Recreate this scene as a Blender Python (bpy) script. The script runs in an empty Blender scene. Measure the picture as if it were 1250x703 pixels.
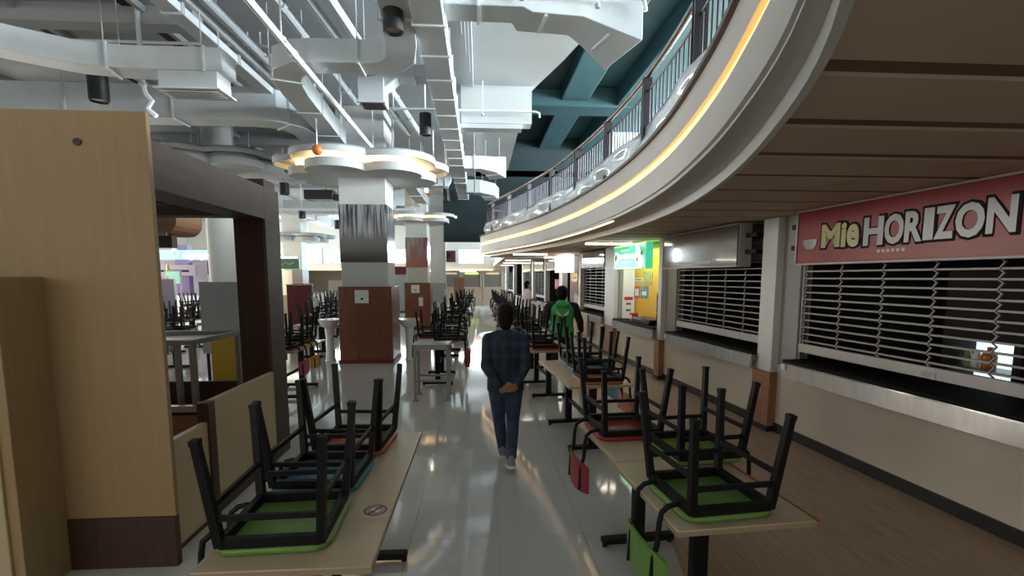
import bpy, bmesh, math, random
from mathutils import Vector, Matrix

# ------------------------------------------------------------------ scene set-up
SC = bpy.context.scene
COL = SC.collection
R = math.radians
random.seed(7)

# camera: eye 1.80 m up at the start of the aisle; Y runs down the aisle, X to the stalls
cam_d = bpy.data.cameras.new('camera')
cam = bpy.data.objects.new('camera', cam_d)
COL.objects.link(cam)
cam_d.sensor_fit = 'HORIZONTAL'
cam_d.sensor_width = 36.0
cam_d.lens = 600.0 / 1250.0 * 36.0
cam_d.shift_y = (403.0 - 351.5) / 1250.0
cam_d.clip_start = 0.05
cam_d.clip_end = 300
cam.location = (0, 0, 1.8)
cam.rotation_euler = (math.pi / 2 - math.atan(65 / 600.0), 0, -math.atan(40 / 600.0))
SC.camera = cam

# daylight: pale overcast sky outside the hall
world = bpy.data.worlds.new('sky')
SC.world = world
world.use_nodes = True
bg = world.node_tree.nodes['Background']
bg.inputs['Color'].default_value = (0.74, 0.89, 1.0, 1)
bg.inputs['Strength'].default_value = 1.6

def area(name, loc, target, sx, sy, power, color):
    d = bpy.data.lights.new(name, 'AREA')
    d.shape = 'RECTANGLE'
    d.size, d.size_y = sx, sy
    d.energy = power
    d.color = color
    o = bpy.data.objects.new(name, d)
    COL.objects.link(o)
    o.location = loc
    o.rotation_euler = (Vector(target) - Vector(loc)).to_track_quat('-Z', 'Y').to_euler()
    return o

# daylight through the upper-floor glazing on the right and the far windows, plus added left and rear fills
area('upper_glazing_daylight', (10.6, 9.0, 4.7), (0, 9.0, 4.3), 22.0, 2.6, 4300, (0.85, 0.945, 1.0))
area('far_window_daylight', (-4.0, 31.0, 3.25), (-4.0, 10.0, 1.5), 14.0, 0.8, 700, (0.75, 0.92, 1.0))
area('left_added_fill', (-17.6, 16.0, 2.6), (0, 14.0, 2.8), 26.0, 3.0, 1750, (1.0, 0.94, 0.85))  # added soft fill from the left, no window stands there
area('rear_added_fill', (-5.0, -7.5, 2.9), (-2.0, 6.0, 2.5), 12.0, 3.0, 140, (1.0, 0.89, 0.74))  # added warm fill for faces turned to the viewer, no glazing behind it

SC.view_settings.view_transform = 'Standard'
SC.view_settings.look = 'None'
SC.view_settings.gamma = 1.0
SC.view_settings.use_curve_mapping = False
SC.view_settings.exposure = 1.1
SC.cycles.max_bounces = 8
SC.cycles.diffuse_bounces = 5
SC.cycles.glossy_bounces = 4
SC.cycles.sample_clamp_indirect = 4.0
SC.cycles.caustics_reflective = False
SC.cycles.caustics_refractive = False

# ------------------------------------------------------------------ materials
M = {}
def mat(name, col, rough=0.6, metal=0.0, var=0.0, scale=8.0, stretch=(1, 1, 1), bump=0.0,
        emit=None, estr=0.0, spec=0.5, alpha=1.0, trans=0.0, coat=0.0, bscale=None):
    m = bpy.data.materials.new(name)
    m.use_nodes = True
    nt = m.node_tree
    b = nt.nodes['Principled BSDF']
    b.inputs['Base Color'].default_value = (*col, 1)
    b.inputs['Roughness'].default_value = rough
    b.inputs['Metallic'].default_value = metal
    b.inputs['Specular IOR Level'].default_value = spec
    b.inputs['Coat Weight'].default_value = coat
    if trans: b.inputs['Transmission Weight'].default_value = trans
    if alpha < 1: b.inputs['Alpha'].default_value = alpha
    if emit:
        b.inputs['Emission Color'].default_value = (*emit, 1)
        b.inputs['Emission Strength'].default_value = estr
    if var or bump:
        tc = nt.nodes.new('ShaderNodeTexCoord')
        mp = nt.nodes.new('ShaderNodeMapping')
        mp.inputs['Scale'].default_value = stretch
        nt.links.new(tc.outputs['Object'], mp.inputs['Vector'])
        no = nt.nodes.new('ShaderNodeTexNoise')
        no.inputs['Scale'].default_value = scale
        no.inputs['Detail'].default_value = 5
        nt.links.new(mp.outputs['Vector'], no.inputs['Vector'])
        if var:
            r = nt.nodes.new('ShaderNodeValToRGB')
            r.color_ramp.elements[0].position = 0.3
            r.color_ramp.elements[1].position = 0.7
            r.color_ramp.elements[0].color = (*[max(0, c * (1 - var)) for c in col], 1)
            r.color_ramp.elements[1].color = (*[min(1, c * (1 + var)) for c in col], 1)
            nt.links.new(no.outputs['Fac'], r.inputs['Fac'])
            nt.links.new(r.outputs['Color'], b.inputs['Base Color'])
        if bump:
            n2 = no
            if bscale:
                n2 = nt.nodes.new('ShaderNodeTexNoise')
                n2.inputs['Scale'].default_value = bscale
                nt.links.new(mp.outputs['Vector'], n2.inputs['Vector'])
            bp = nt.nodes.new('ShaderNodeBump')
            bp.inputs['Strength'].default_value = bump
            bp.inputs['Distance'].default_value = 0.02
            nt.links.new(n2.outputs['Fac'], bp.inputs['Height'])
            nt.links.new(bp.outputs['Normal'], b.inputs['Normal'])
    M[name] = m
    return m

mat('tile', (0.57, 0.56, 0.53), 0.075, 0, 0.06, 0.9, spec=0.6)
mat('tile_bed', (0.36, 0.34, 0.32), 0.8)
mat('brown_vinyl', (0.40, 0.275, 0.185), 0.36, 0, 0.20, 3.0, (14, 1, 1), 0.05)
mat('slab_white', (0.50, 0.525, 0.535), 0.8, 0, 0.07, 1.2)
mat('slab_grey', (0.40, 0.42, 0.43), 0.85, 0, 0.10, 0.8)
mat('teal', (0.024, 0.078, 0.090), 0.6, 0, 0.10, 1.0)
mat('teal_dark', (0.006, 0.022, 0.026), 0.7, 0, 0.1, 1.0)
mat('duct', (0.58, 0.62, 0.64), 0.5, 0.0, 0.06, 2.5, bump=0.08)
mat('duct_seam', (0.72, 0.76, 0.78), 0.45)
mat('pipe', (0.78, 0.83, 0.86), 0.35)
mat('pipe_dim', (0.50, 0.53, 0.55), 0.5)
mat('black_can', (0.016, 0.016, 0.018), 0.45)
mat('lens_grey', (0.45, 0.42, 0.40), 0.3)
mat('soffit', (0.62, 0.49, 0.375), 0.7, 0, 0.05, 2.0)
mat('soffit_gap', (0.20, 0.125, 0.085), 0.9)
mat('fascia', (0.58, 0.54, 0.50), 0.55, 0, 0.05, 1.5)
mat('fascia_dark', (0.15, 0.105, 0.08), 0.6)
mat('lip_white', (0.68, 0.68, 0.66), 0.5)
mat('led_warm', (1, 0.72, 0.35), 0.5, emit=(1.0, 0.55, 0.15), estr=1.35)
mat('led_cove', (1, 0.8, 0.5), 0.5, emit=(1.0, 0.66, 0.30), estr=2.2)
mat('tube_lit', (1, 1, 1), 0.4, emit=(1.0, 0.90, 0.74), estr=6.0)
mat('chrome', (0.62, 0.63, 0.64), 0.16, 1.0)
mat('rail_dark', (0.055, 0.050, 0.055), 0.35, 0.6)
mat('rail_pipe', (0.30, 0.24, 0.21), 0.22, 0.9)
mat('foil', (0.66, 0.70, 0.73), 0.12, 0.10, 0.20, 2.0, bump=0.2, bscale=2.0, alpha=0.82)
mat('wood_lam', (0.30, 0.195, 0.090), 0.55, 0, 0.07, 3.0, (9, 9, 0.6), 0.02)
mat('wood_lam_pale', (0.45, 0.35, 0.215), 0.42, 0, 0.06, 3.0, (9, 9, 0.8))
mat('dark_wood', (0.048, 0.022, 0.016), 0.5, 0, 0.25, 4.0, (8, 8, 1), spec=0.35)
mat('beam_wood', (0.070, 0.050, 0.042), 0.55, 0, 0.15, 3.0, (6, 1, 6), spec=0.3)
mat('plank_brown', (0.25, 0.125, 0.058), 0.5, 0, 0.2, 4.0, (1, 8, 8))
mat('cladding', (0.185, 0.062, 0.030), 0.32, 0, 0.22, 3.0, (6, 6, 1), coat=0.2)
mat('stall_clad', (0.30, 0.135, 0.065), 0.42, 0, 0.25, 3.0, (6, 6, 1))
mat('red_base', (0.20, 0.012, 0.02), 0.5)
mat('plaster', (0.60, 0.61, 0.58), 0.7, 0, 0.03, 3.0)
mat('plaster_warm', (0.62, 0.54, 0.43), 0.65, 0, 0.05, 2.0)
mat('col_white', (0.66, 0.65, 0.62), 0.5, 0, 0.03, 2.0)
mat('stall_inner', (0.35, 0.33, 0.30), 0.7, 0, 0.05, 2.0)
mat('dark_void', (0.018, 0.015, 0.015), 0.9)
mat('black_skirt', (0.016, 0.014, 0.014), 0.4)
mat('steel', (0.50, 0.48, 0.45), 0.30, 0.9, 0.10, 2.5, (1, 6, 1), 0.05)
mat('steel_dull', (0.24, 0.24, 0.24), 0.42, 0.6, 0.08, 4.0)
mat('granite', (0.018, 0.015, 0.014), 0.7, 0, 0.3, 60, spec=0.05)
mat('slat_metal', (0.27, 0.25, 0.23), 0.5, 0.2)
mat('slat_bar', (0.46, 0.43, 0.40), 0.5, 0.1)
mat('table_top', (0.54, 0.435, 0.29), 0.35, 0, 0.05, 3.0, (1, 8, 1))
mat('table_edge', (0.34, 0.245, 0.145), 0.5)
mat('black_metal', (0.006, 0.0055, 0.006), 0.55, 0.0, spec=0.2)
mat('white_ceramic', (0.78, 0.80, 0.80), 0.12)
mat('paper', (0.80, 0.80, 0.78), 0.7)
mat('window_frame', (0.55, 0.62, 0.66), 0.5)
mat('grey_board', (0.33, 0.34, 0.35), 0.6, 0, 0.04, 2)
mat('yellow_board', (0.55, 0.36, 0.02), 0.45)
mat('glass', (0.9, 0.95, 1.0), 0.03, alpha=0.12)
for n, c in dict(green=(0.145, 0.275, 0.055), blue=(0.045, 0.175, 0.26), orange=(0.36, 0.10, 0.035), red=(0.27, 0.022, 0.028),
                 purple=(0.12, 0.022, 0.075), teal_pad=(0.07, 0.21, 0.23), black_pad=(0.02, 0.02, 0.02), pink=(0.33, 0.05, 0.12),
                 yellow=(0.45, 0.27, 0.03)).items():
    mat('pad_' + n, c, 0.38, 0, 0.08, 5.0)
mat('skin', (0.30, 0.155, 0.095), 0.55)
mat('hair', (0.006, 0.005, 0.005), 0.7, 0, 0.3, 60, bump=0.3, spec=0.15)
mat('denim', (0.030, 0.050, 0.095), 0.8, 0, 0.35, 9.0, bump=0.15)
mat('jeans_dark', (0.022, 0.027, 0.040), 0.8, 0, 0.3, 9)
mat('jacket_green', (0.045, 0.36, 0.09), 0.5, 0, 0.12, 7)
mat('jacket_black', (0.012, 0.013, 0.013), 0.7, spec=0.2)
mat('shirt_white', (0.62, 0.62, 0.62), 0.7)
mat('shoe_grey', (0.20, 0.20, 0.21), 0.6)
mat('sole', (0.62, 0.60, 0.56), 0.6)
mat('strap_black', (0.010, 0.010, 0.012), 0.6)

def plaid():
    m = mat('plaid', (0.02, 0.04, 0.09), 0.8)
    nt = m.node_tree; b = nt.nodes['Principled BSDF']
    tc = nt.nodes.new('ShaderNodeTexCoord'); sx = nt.nodes.new('ShaderNodeSeparateXYZ')
    nt.links.new(tc.outputs['Object'], sx.inputs[0])
    outs = []
    for ax, k, th in (('X', 11.0, 0.55), ('Z', 9.0, 0.55)):
        w = nt.nodes.new('ShaderNodeMath'); w.operation = 'MULTIPLY'; w.inputs[1].default_value = k
        nt.links.new(sx.outputs[ax], w.inputs[0])
        fr = nt.nodes.new('ShaderNodeMath'); fr.operation = 'FRACT'; nt.links.new(w.outputs[0], fr.inputs[0])
        gt = nt.nodes.new('ShaderNodeMath'); gt.operation = 'GREATER_THAN'; gt.inputs[1].default_value = th
        nt.links.new(fr.outputs[0], gt.inputs[0]); outs.append(gt)
    ad = nt.nodes.new('ShaderNodeMath'); ad.operation = 'ADD'
    nt.links.new(outs[0].outputs[0], ad.inputs[0]); nt.links.new(outs[1].outputs[0], ad.inputs[1])
    hf = nt.nodes.new('ShaderNodeMath'); hf.operation = 'MULTIPLY'; hf.inputs[1].default_value = 0.5
    nt.links.new(ad.outputs[0], hf.inputs[0])
    rp = nt.nodes.new('ShaderNodeValToRGB'); rp.color_ramp.interpolation = 'CONSTANT'
    e = rp.color_ramp.elements
    e[0].color = (0.007, 0.011, 0.024, 1); e[1].position = 0.4; e[1].color = (0.010, 0.020, 0.042, 1)
    n3 = e.new(0.9); n3.color = (0.014, 0.034, 0.062, 1)
    nt.links.new(hf.outputs[0], rp.inputs[0]); nt.links.new(rp.outputs[0], b.inputs['Base Color'])
plaid()

def print_mat(name, lo, mid, hi, sx, zmix, z0, z1):
    """printed film: upright trunk streaks over a plain band (a flat print)"""
    m = mat(name, mid, 0.18)
    nt = m.node_tree; b = nt.nodes['Principled BSDF']
    tc = nt.nodes.new('ShaderNodeTexCoord'); mp = nt.nodes.new('ShaderNodeMapping')
    mp.inputs['Scale'].default_value = (sx, sx, 0.35)
    nt.links.new(tc.outputs['Object'], mp.inputs['Vector'])
    no = nt.nodes.new('ShaderNodeTexNoise'); no.inputs['Scale'].default_value = 3.0; no.inputs['Detail'].default_value = 6
    nt.links.new(mp.outputs['Vector'], no.inputs['Vector'])
    rp = nt.nodes.new('ShaderNodeValToRGB'); e = rp.color_ramp.elements
    e[0].position = 0.42; e[0].color = (*lo, 1); e[1].position = 0.60; e[1].color = (*hi, 1)
    nt.links.new(no.outputs['Fac'], rp.inputs[0])
    sp = nt.nodes.new('ShaderNodeSeparateXYZ'); nt.links.new(tc.outputs['Object'], sp.inputs[0])
    mr = nt.nodes.new('ShaderNodeMapRange'); mr.inputs['From Min'].default_value = z0; mr.inputs['From Max'].default_value = z1
    nt.links.new(sp.outputs['Z'], mr.inputs['Value'])
    mx = nt.nodes.new('ShaderNodeMix'); mx.data_type = 'RGBA'
    nt.links.new(mr.outputs[0], mx.inputs['Factor'])
    mx.inputs[6].default_value = (*zmix, 1)
    nt.links.new(rp.outputs[0], mx.inputs[7])
    nt.links.new(mx.outputs[2], b.inputs['Base Color'])
print_mat('forest_print', (0.010, 0.012, 0.016), (0.05, 0.05, 0.06), (0.34, 0.37, 0.40), 6.5, (0.045, 0.047, 0.055), 2.55, 2.75)
print_mat('blossom_print', (0.16, 0.07, 0.075), (0.3, 0.2, 0.2), (0.34, 0.26, 0.27), 2.2, (0.40, 0.12, 0.09), 2.25, 2.75)

# ------------------------------------------------------------------ mesh helpers
class MB:
    def __init__(s): s.v = []; s.f = []
    def add(s, vs, fs):
        k = len(s.v); s.v += [tuple(v) for v in vs]; s.f += [tuple(i + k for i in f) for f in fs]; return s
    def box(s, x0, x1, y0, y1, z0, z1, mx=None):
        vs = [Vector((x, y, z)) for z in (z0, z1) for y in (y0, y1) for x in (x0, x1)]
        if mx: vs = [mx @ v for v in vs]
        return s.add(vs, [(0, 2, 3, 1), (4, 5, 7, 6), (0, 1, 5, 4), (2, 6, 7, 3), (0, 4, 6, 2), (1, 3, 7, 5)])
    def beam(s, p0, p1, w, h, w2=None, h2=None, up=(0, 0, 1)):
        p0 = Vector(p0); p1 = Vector(p1); d = (p1 - p0).normalized()
        upv = Vector(up)
        if abs(d.dot(upv)) > 0.98: upv = Vector((0, 1, 0))
        x = d.cross(upv).normalized(); y = x.cross(d).normalized()
        w2 = w if w2 is None else w2; h2 = h if h2 is None else h2
        vs = []
        for p, a, b in ((p0, w / 2, h / 2), (p1, w2 / 2, h2 / 2)):
            vs += [p - x * a - y * b, p + x * a - y * b, p + x * a + y * b, p - x * a + y * b]
        return s.add(vs, [(0, 1, 2, 3), (7, 6, 5, 4), (0, 4, 5, 1), (1, 5, 6, 2), (2, 6, 7, 3), (3, 7, 4, 0)])
    def ring(s, rings, cap=True, closed=True):
        n = len(rings[0]); vs = [p for r in rings for p in r]; fs = []
        for i in range(len(rings) - 1):
            for j in range(n if closed else n - 1):
                k = (j + 1) % n
                fs.append((i * n + j, i * n + k, (i + 1) * n + k, (i + 1) * n + j))
        if cap:
            fs.append(tuple(range(n))[::-1]); fs.append(tuple(range((len(rings) - 1) * n, len(rings) * n)))
        return s.add(vs, fs)
    def path(s, pts, r, n=8, sq=False):
        pts = [Vector(p) for p in pts]; rs = r if isinstance(r, (list, tuple)) else [r] * len(pts)
        rings = []; px = None
        for i, p in enumerate(pts):
            d = (pts[min(i + 1, len(pts) - 1)] - pts[max(i - 1, 0)]).normalized()
            if px is None:
                a = Vector((0, 0, 1)) if abs(d.z) < 0.9 else Vector((1, 0, 0))
                x = d.cross(a).normalized()
            else:
                x = (px - d * px.dot(d)).normalized()
            px = x; y = d.cross(x)
            rings.append([p + (x * math.cos(2 * math.pi * j / n) + y * math.sin(2 * math.pi * j / n)) * rs[i] for j in range(n)])
        return s.ring(rings)
    def tube(s, p0, p1, r, r2=None, n=10): return s.path([p0, p1], [r, r if r2 is None else r2], n)
    def prism(s, poly, z0, z1):
        n = len(poly)
        return s.ring([[Vector((x, y, z0)) for x, y in poly], [Vector((x, y, z1)) for x, y in poly]])
    def lathe(s, prof, c=(0, 0, 0), n=16, sx=1, sy=1):
        c = Vector(c)
        return s.ring([[c + Vector((r * sx * math.cos(2 * math.pi * j / n), r * sy * math.sin(2 * math.pi * j / n), z)) for j in range(n)] for r, z in prof])
    def ell(s, c, r, rot=None, n=14, m=9):
        c = Vector(c); rings = []
        for i in range(m + 1):
            t = -math.pi / 2 + math.pi * i / m
            t = max(-1.5, min(1.5, t))
            ring = []
            for j in range(n):
                a = 2 * math.pi * j / n
                v = Vector((r[0] * math.cos(t) * math.cos(a), r[1] * math.cos(t) * math.sin(a), r[2] * math.sin(t)))
                if rot: v = rot @ v
                ring.append(c + v)
            rings.append(ring)
        return s.ring(rings)
    def mesh(s, name, m, smooth=35):
        me = bpy.data.meshes.new(name)
        me.from_pydata(s.v, [], s.f)
        me.validate()
        bm = bmesh.new(); bm.from_mesh(me); bmesh.ops.recalc_face_normals(bm, faces=bm.faces); bm.to_mesh(me); bm.free()
        if smooth:
            for p in me.polygons: p.use_smooth = True
            me.set_sharp_from_angle(angle=R(smooth))
        if m: me.materials.append(M[m])
        return me
    def build(s, name, m, parent=None, bevel=0, smooth=35):
        return link(name, s.mesh(name, m, smooth), parent, bevel)

def link(name, me, parent=None, bevel=0):
    o = bpy.data.objects.new(name, me); COL.objects.link(o)
    if parent: o.parent = parent
    if bevel:
        b = o.modifiers.new('bevel', 'BEVEL'); b.width = bevel; b.segments = 2; b.limit_method = 'ANGLE'; b.angle_limit = R(50)
    return o

def tag(o, label, cat, group=None):
    o['label'] = label; o['category'] = cat
    if group: o['group'] = group
    return o
def thing(name, label, cat, loc=(0, 0, 0), rz=0.0, group=None):
    o = bpy.data.objects.new(name, None); COL.objects.link(o)
    o.empty_display_size = 0.1
    o.location = loc; o.rotation_euler = (0, 0, rz)
    return tag(o, label, cat, group)
def struct(o, label=None):
    o['kind'] = 'structure'
    if label: o['label'] = label
    return o
def sroot(name, loc=(0, 0, 0), rz=0.0, label=None):
    o = bpy.data.objects.new(name, None); COL.objects.link(o); o.location = loc; o.rotation_euler = (0, 0, rz)
    return struct(o, label)
def copy_tree(o, parent=None):
    c = o.copy(); COL.objects.link(c); c.parent = parent
    for ch in list(o.children): copy_tree(ch, c)
    return c
def bx(name, m, parent, x0, x1, y0, y1, z0, z1, bevel=0): return MB().box(x0, x1, y0, y1, z0, z1).build(name, m, parent, bevel)

def text(name, body, size, m, parent, mx, extrude=0.004, offset=0.0, align='LEFT', sx=1.0):
    c = bpy.data.curves.new(name, 'FONT'); c.body = body; c.size = size; c.extrude = extrude; c.offset = offset
    c.align_x = align; c.resolution_u = 3
    c.materials.append(M[m])
    o = bpy.data.objects.new(name, c); COL.objects.link(o); o.parent = parent
    me = bpy.data.meshes.new_from_object(o)
    bpy.data.objects.remove(o)
    o = link(name, me, parent)
    o.matrix_local = mx @ Matrix.Diagonal((sx, 1, 1, 1))
    return o

def spline(pts, per=8):
    P = [Vector((p[0], p[1])) for p in pts]; out = []
    for i in range(len(P) - 1):
        a = P[max(i - 1, 0)]; b = P[i]; c = P[i + 1]; d = P[min(i + 2, len(P) - 1)]
        for k in range(per):
            t = k / per
            out.append(0.5 * ((2 * b) + (c - a) * t + (2 * a - 5 * b + 4 * c - d) * t * t + (3 * b - a - 3 * c + d) * t ** 3))
    out.append(P[-1]); return out
def offset_curve(c, d):
    out = []
    for i, p in enumerate(c):
        t = (c[min(i + 1, len(c) - 1)] - c[max(i - 1, 0)]).normalized()
        out.append(p + Vector((t.y, -t.x)) * d)
    return out
def sweep(curve, prof, name, m, parent=None, smooth=40):
    """prof: closed list of (offset to the right of the curve, z)"""
    cols = [offset_curve(curve, o) for o, z in prof]
    rings = [[Vector((cols[j][i].x, cols[j][i].y, prof[j][1])) for j in range(len(prof))] for i in range(len(curve))]
    return MB().ring(rings).build(name, m, parent, smooth=smooth)
# ------------------------------------------------------------------ floor
TH = math.atan(0.0735)          # the stall front runs at a slight angle to the aisle
STX = 3.79                      # where that front meets Y = 0
def S(s, w=0.0, z=0.0):
    return Vector((STX - s * math.sin(TH) + w * math.cos(TH), s * math.cos(TH) + w * math.sin(TH), z))

floor = struct(MB().box(-18, 6.5, -8, 46, -0.25, -0.012).build('floor', 'tile_bed'), 'glossy pale tiled floor of the food court')
T = 0.6
tile_me = MB().box(0.0012, T - 0.0012, 0.0012, T - 0.0012, -0.02, 0.0).mesh('tile', 'tile')
cells = []
for i in range(-28, 7):
    for j in range(-4, 72):
        x, y = i * T + 0.12, j * T + 0.25
        cells.append((x, y))
def seen(c):
    x, y = c[0] + 0.3, c[1] + 0.3
    if y < 2.8 or abs(x / y - 0.07) > 1.08: return False
    if x < -2.2 and y < 5.6: return False
    if x > 3.79 - 0.0735 * y - 2.3: return False
    return True
near = sorted([c for c in cells if seen(c)], key=lambda c: c[1] + abs(c[0]) * 0.4)[:300]
nearset = set(near)
for x, y in near:
    o = link('tile', tile_me, floor); o.location = (x, y, 0)
rest = MB()
for c in cells:
    if c not in nearset: rest.box(c[0] + 0.0012, c[0] + T - 0.0012, c[1] + 0.0012, c[1] + T - 0.0012, -0.02, 0.0)
o = rest.build('tile_field', 'tile', floor, smooth=0); o['kind'] = 'stuff'

# ------------------------------------------------------------------ balcony over the stalls
EDGE = spline([(-2.6, -4.0), (-1.1, -2.0), (-0.35, -0.8), (0.28, 0.3), (0.83, 1.28), (1.14, 2.2), (1.35, 3.1), (1.51, 4.1), (1.60, 5.3),
               (1.595, 6.5), (1.50, 8.0), (1.24, 10.0), (0.80, 12.0), (0.44, 13.4), (0.19, 14.4), (0.06, 15.05), (0.07, 15.6), (0.24, 16.05), (0.7, 16.4),
               (1.6, 16.65), (3.0, 16.8), (6.0, 16.9)], 6)
def edge_x(y):
    for a, b in zip(EDGE, EDGE[1:]):
        if a.y <= y <= b.y and b.y > a.y: return a.x + (b.x - a.x) * (y - a.y) / (b.y - a.y)
    return 0.7
strip = [(p.x - 0.05, p.y) for p in EDGE if p.y > -3.5]
strip = [p for p in strip if p[0] < 3.5 or p[1] < 10] + [(STX - 0.0735 * 17 + 0.3, 16.9), (STX + 0.55, -3.5)]
o = MB().prism(strip, 0.0005, 0.004).build('floor_strip', 'brown_vinyl', smooth=0)
struct(o, 'brown wood-look vinyl floor in front of the stalls with a curved edge under the balcony')
bal = sroot('balcony', label='curved cream balcony edge with lit cove strips over the stalls')
sweep(EDGE, [(0, 2.815), (0, 3.0), (0.30, 3.0), (0.30, 2.815)], 'upper_band', 'fascia', bal)
sweep(EDGE, [(-0.03, 3.0), (-0.03, 3.03), (0.30, 3.03), (0.30, 3.0)], 'kerb', 'fascia_dark', bal)
sweep(EDGE, [(0.03, 2.735), (0.03, 2.815), (0.30, 2.815), (0.30, 2.735)], 'cove_strip', 'led_warm', bal)
sweep(EDGE, [(-0.005, 2.53), (-0.005, 2.735), (0.30, 2.735), (0.30, 2.53)], 'lower_band', 'fascia', bal)
sweep(EDGE, [(0.02, 2.50), (0.02, 2.53), (0.30, 2.53), (0.30, 2.50)], 'edge_bead', 'lip_white', bal)
sweep([p for p in EDGE if p.y > 6.0], [(0.03, 2.478), (0.03, 2.50), (0.06, 2.50), (0.06, 2.478)], 'under_strip', 'led_cove', bal)
def lip_off(y):
    T_ = [(-4, 0.03), (1.0, 0.04), (2.0, 0.12), (3.2, 0.21), (4.5, 0.28), (6.7, 0.34), (12.0, 0.31), (17.0, 0.28)]
    for (y0, o0), (y1, o1) in zip(T_, T_[1:]):
        if y <= y1: return o0 + (o1 - o0) * max(0.0, (y - y0)) / (y1 - y0)
    return 0.28
def vsweep(prof, name, m):
    base = [offset_curve(EDGE, 1.0)[i] - EDGE[i] for i in range(len(EDGE))]
    rings = []
    for i, p in enumerate(EDGE):
        lo = lip_off(p.y); rings.append([Vector((p.x + base[i].x * (o + k * lo), p.y + base[i].y * (o + k * lo), z)) for o, k, z in prof])
    return MB().ring(rings).build(name, m, bal, smooth=40)
vsweep([(0.0, 0.0, 2.488), (0.0, 0.0, 2.50), (0.02, 1.0, 2.50), (0.02, 1.0, 2.488)], 'under_step', 'fascia')
vsweep([(0.0, 1.0, 2.415), (0.0, 1.0, 2.489), (0.03, 1.0, 2.489), (0.03, 1.0, 2.415)], 'soffit_lip', 'lip_white')
inner = offset_curve(EDGE, 0.30)
poly = [(p.x, p.y) for p in inner if p.y > -3.9] + [(11, 16.9), (11, -3.9)]
MB().prism(poly, 2.56, 2.99).build('deck', 'plaster_warm', bal, smooth=0)

# slatted soffit: one board between every two dark grooves
lipc = [EDGE[i] + (offset_curve(EDGE, 1.0)[i] - EDGE[i]) * (lip_off(EDGE[i].y) + 0.02) for i in range(len(EDGE))]
soff = sroot('ceiling_soffit', label='brown panelled soffit with dark grooves above the stalls')
def lip_x(y):
    best = None
    for a, b in zip(lipc, lipc[1:]):
        if a.y <= y <= b.y and b.y > a.y: best = a.x + (b.x - a.x) * (y - a.y) / (b.y - a.y); break
    return 0.55 if best is None else best
MB().prism([(p.x, p.y) for p in lipc if p.y > -3.9] + [(11, 16.9), (11, -3.9)], 2.489, 2.558).build('groove_back', 'soffit_gap', soff, smooth=0)
ys = [1.60 + 0.56 * k for k in range(-7, 27)]
for a, b in zip(ys, ys[1:]):
    y0, y1 = a + 0.065, b - 0.055
    ym = 0.5 * (y0 + y1)
    xr = lambda y: STX - 0.0735 * y + 0.55
    MB().prism([(lip_x(y0), y0), (xr(y0), y0), (xr(y1), y1), (lip_x(y1), y1), (lip_x(ym), ym)], 2.475, 2.489).build('soffit_board', 'soffit', soff, smooth=0)

# beyond the balcony nose the low ceiling runs on to the far stalls
o = struct(MB().prism([(0.9, 17.0), (6, 16.8), (6, 44), (0.9, 44)], 2.47, 2.60).build('ceiling_low', 'soffit', smooth=0), 'plain low ceiling beyond the balcony nose')

# ------------------------------------------------------------------ balustrade on the balcony
rl = thing('balustrade', 'curved metal balustrade with dark bars and pipe handrail on the balcony edge', 'railing', (0, 0, 0))
rc = [p for p in offset_curve(EDGE, 0.20)]
dense = []
acc = 0.0
for a, b in zip(rc, rc[1:]):
    L = (b - a).length; n = max(1, int(L / 0.02))
    for k in range(n): dense.append((acc + L * k / n, a + (b - a) * k / n))
    acc += L
def at_arc(s):
    for d, p in dense:
        if d >= s: return p
    return dense[-1][1]
s0 = next(d for d, p in dense if p.y > 0.6)
s1 = next(d for d, p in dense if p.x > 3.0 and p.y > 16)
def rail(name, m, z, r, n=8):
    pts = []
    s = s0
    while s < s1: p = at_arc(s); pts.append((p.x, p.y, z)); s += 0.16
    return MB().path(pts, r, n).build(name, m, rl)
rail('handrail', 'rail_pipe', 3.92, 0.030, 10)
rail('mid_rail', 'rail_dark', 3.76, 0.014, 6)
rail('bottom_rail', 'rail_pipe', 3.38, 0.016, 6)
bar_me = MB().tube((0, 0, 3.38), (0, 0, 3.76), 0.008, n=6).mesh('baluster', 'rail_dark')
s = s0
while s < s1:
    p = at_arc(s); o = link('baluster', bar_me, rl); o.location = (p.x, p.y, 0); s += 0.118
post_me = MB().box(-0.012, 0.012, -0.045, 0.045, 3.03, 3.90).mesh('post', 'rail_dark')
s = s0 + 0.35
while s < s1:
    p = at_arc(s); q = at_arc(s + 0.05); a = math.atan2(q.y - p.y, q.x - p.x) - math.pi / 2
    for k in (0, 0.055):
        pp = at_arc(s + k); o = link('post', post_me, rl); o.location = (pp.x, pp.y, 0); o.rotation_euler = (0, 0, a + math.pi / 2)
    s += 1.52
# crumpled clear film taped along the foot of the balustrade
fm = MB(); rings = []
s = s0
while s < s1:
    p = at_arc(s); q = at_arc(s + 0.03); t = (q - p).normalized(); nrm = Vector((-t.y, t.x))
    ring = []
    for k in range(7):
        z = 3.03 + 0.35 * k / 6
        w = 0.055 + 0.034 * math.sin(s * 2.3 + k * 0.8 + 0.9 * math.sin(s * 0.7)) + 0.014 * math.sin(s * 5.7 - k * 1.1)
        ring.append(Vector((p.x + nrm.x * w, p.y + nrm.y * w, z)))
    rings.append(ring); s += 0.07
fm.ring(rings, cap=False, closed=False)
film = fm.build('plastic_film', 'foil', None, smooth=60)
film.modifiers.new('thick', 'SOLIDIFY').thickness = 0.004
tag(film, 'crumpled shiny plastic film along the foot of the balcony balustrade', 'film')

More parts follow.
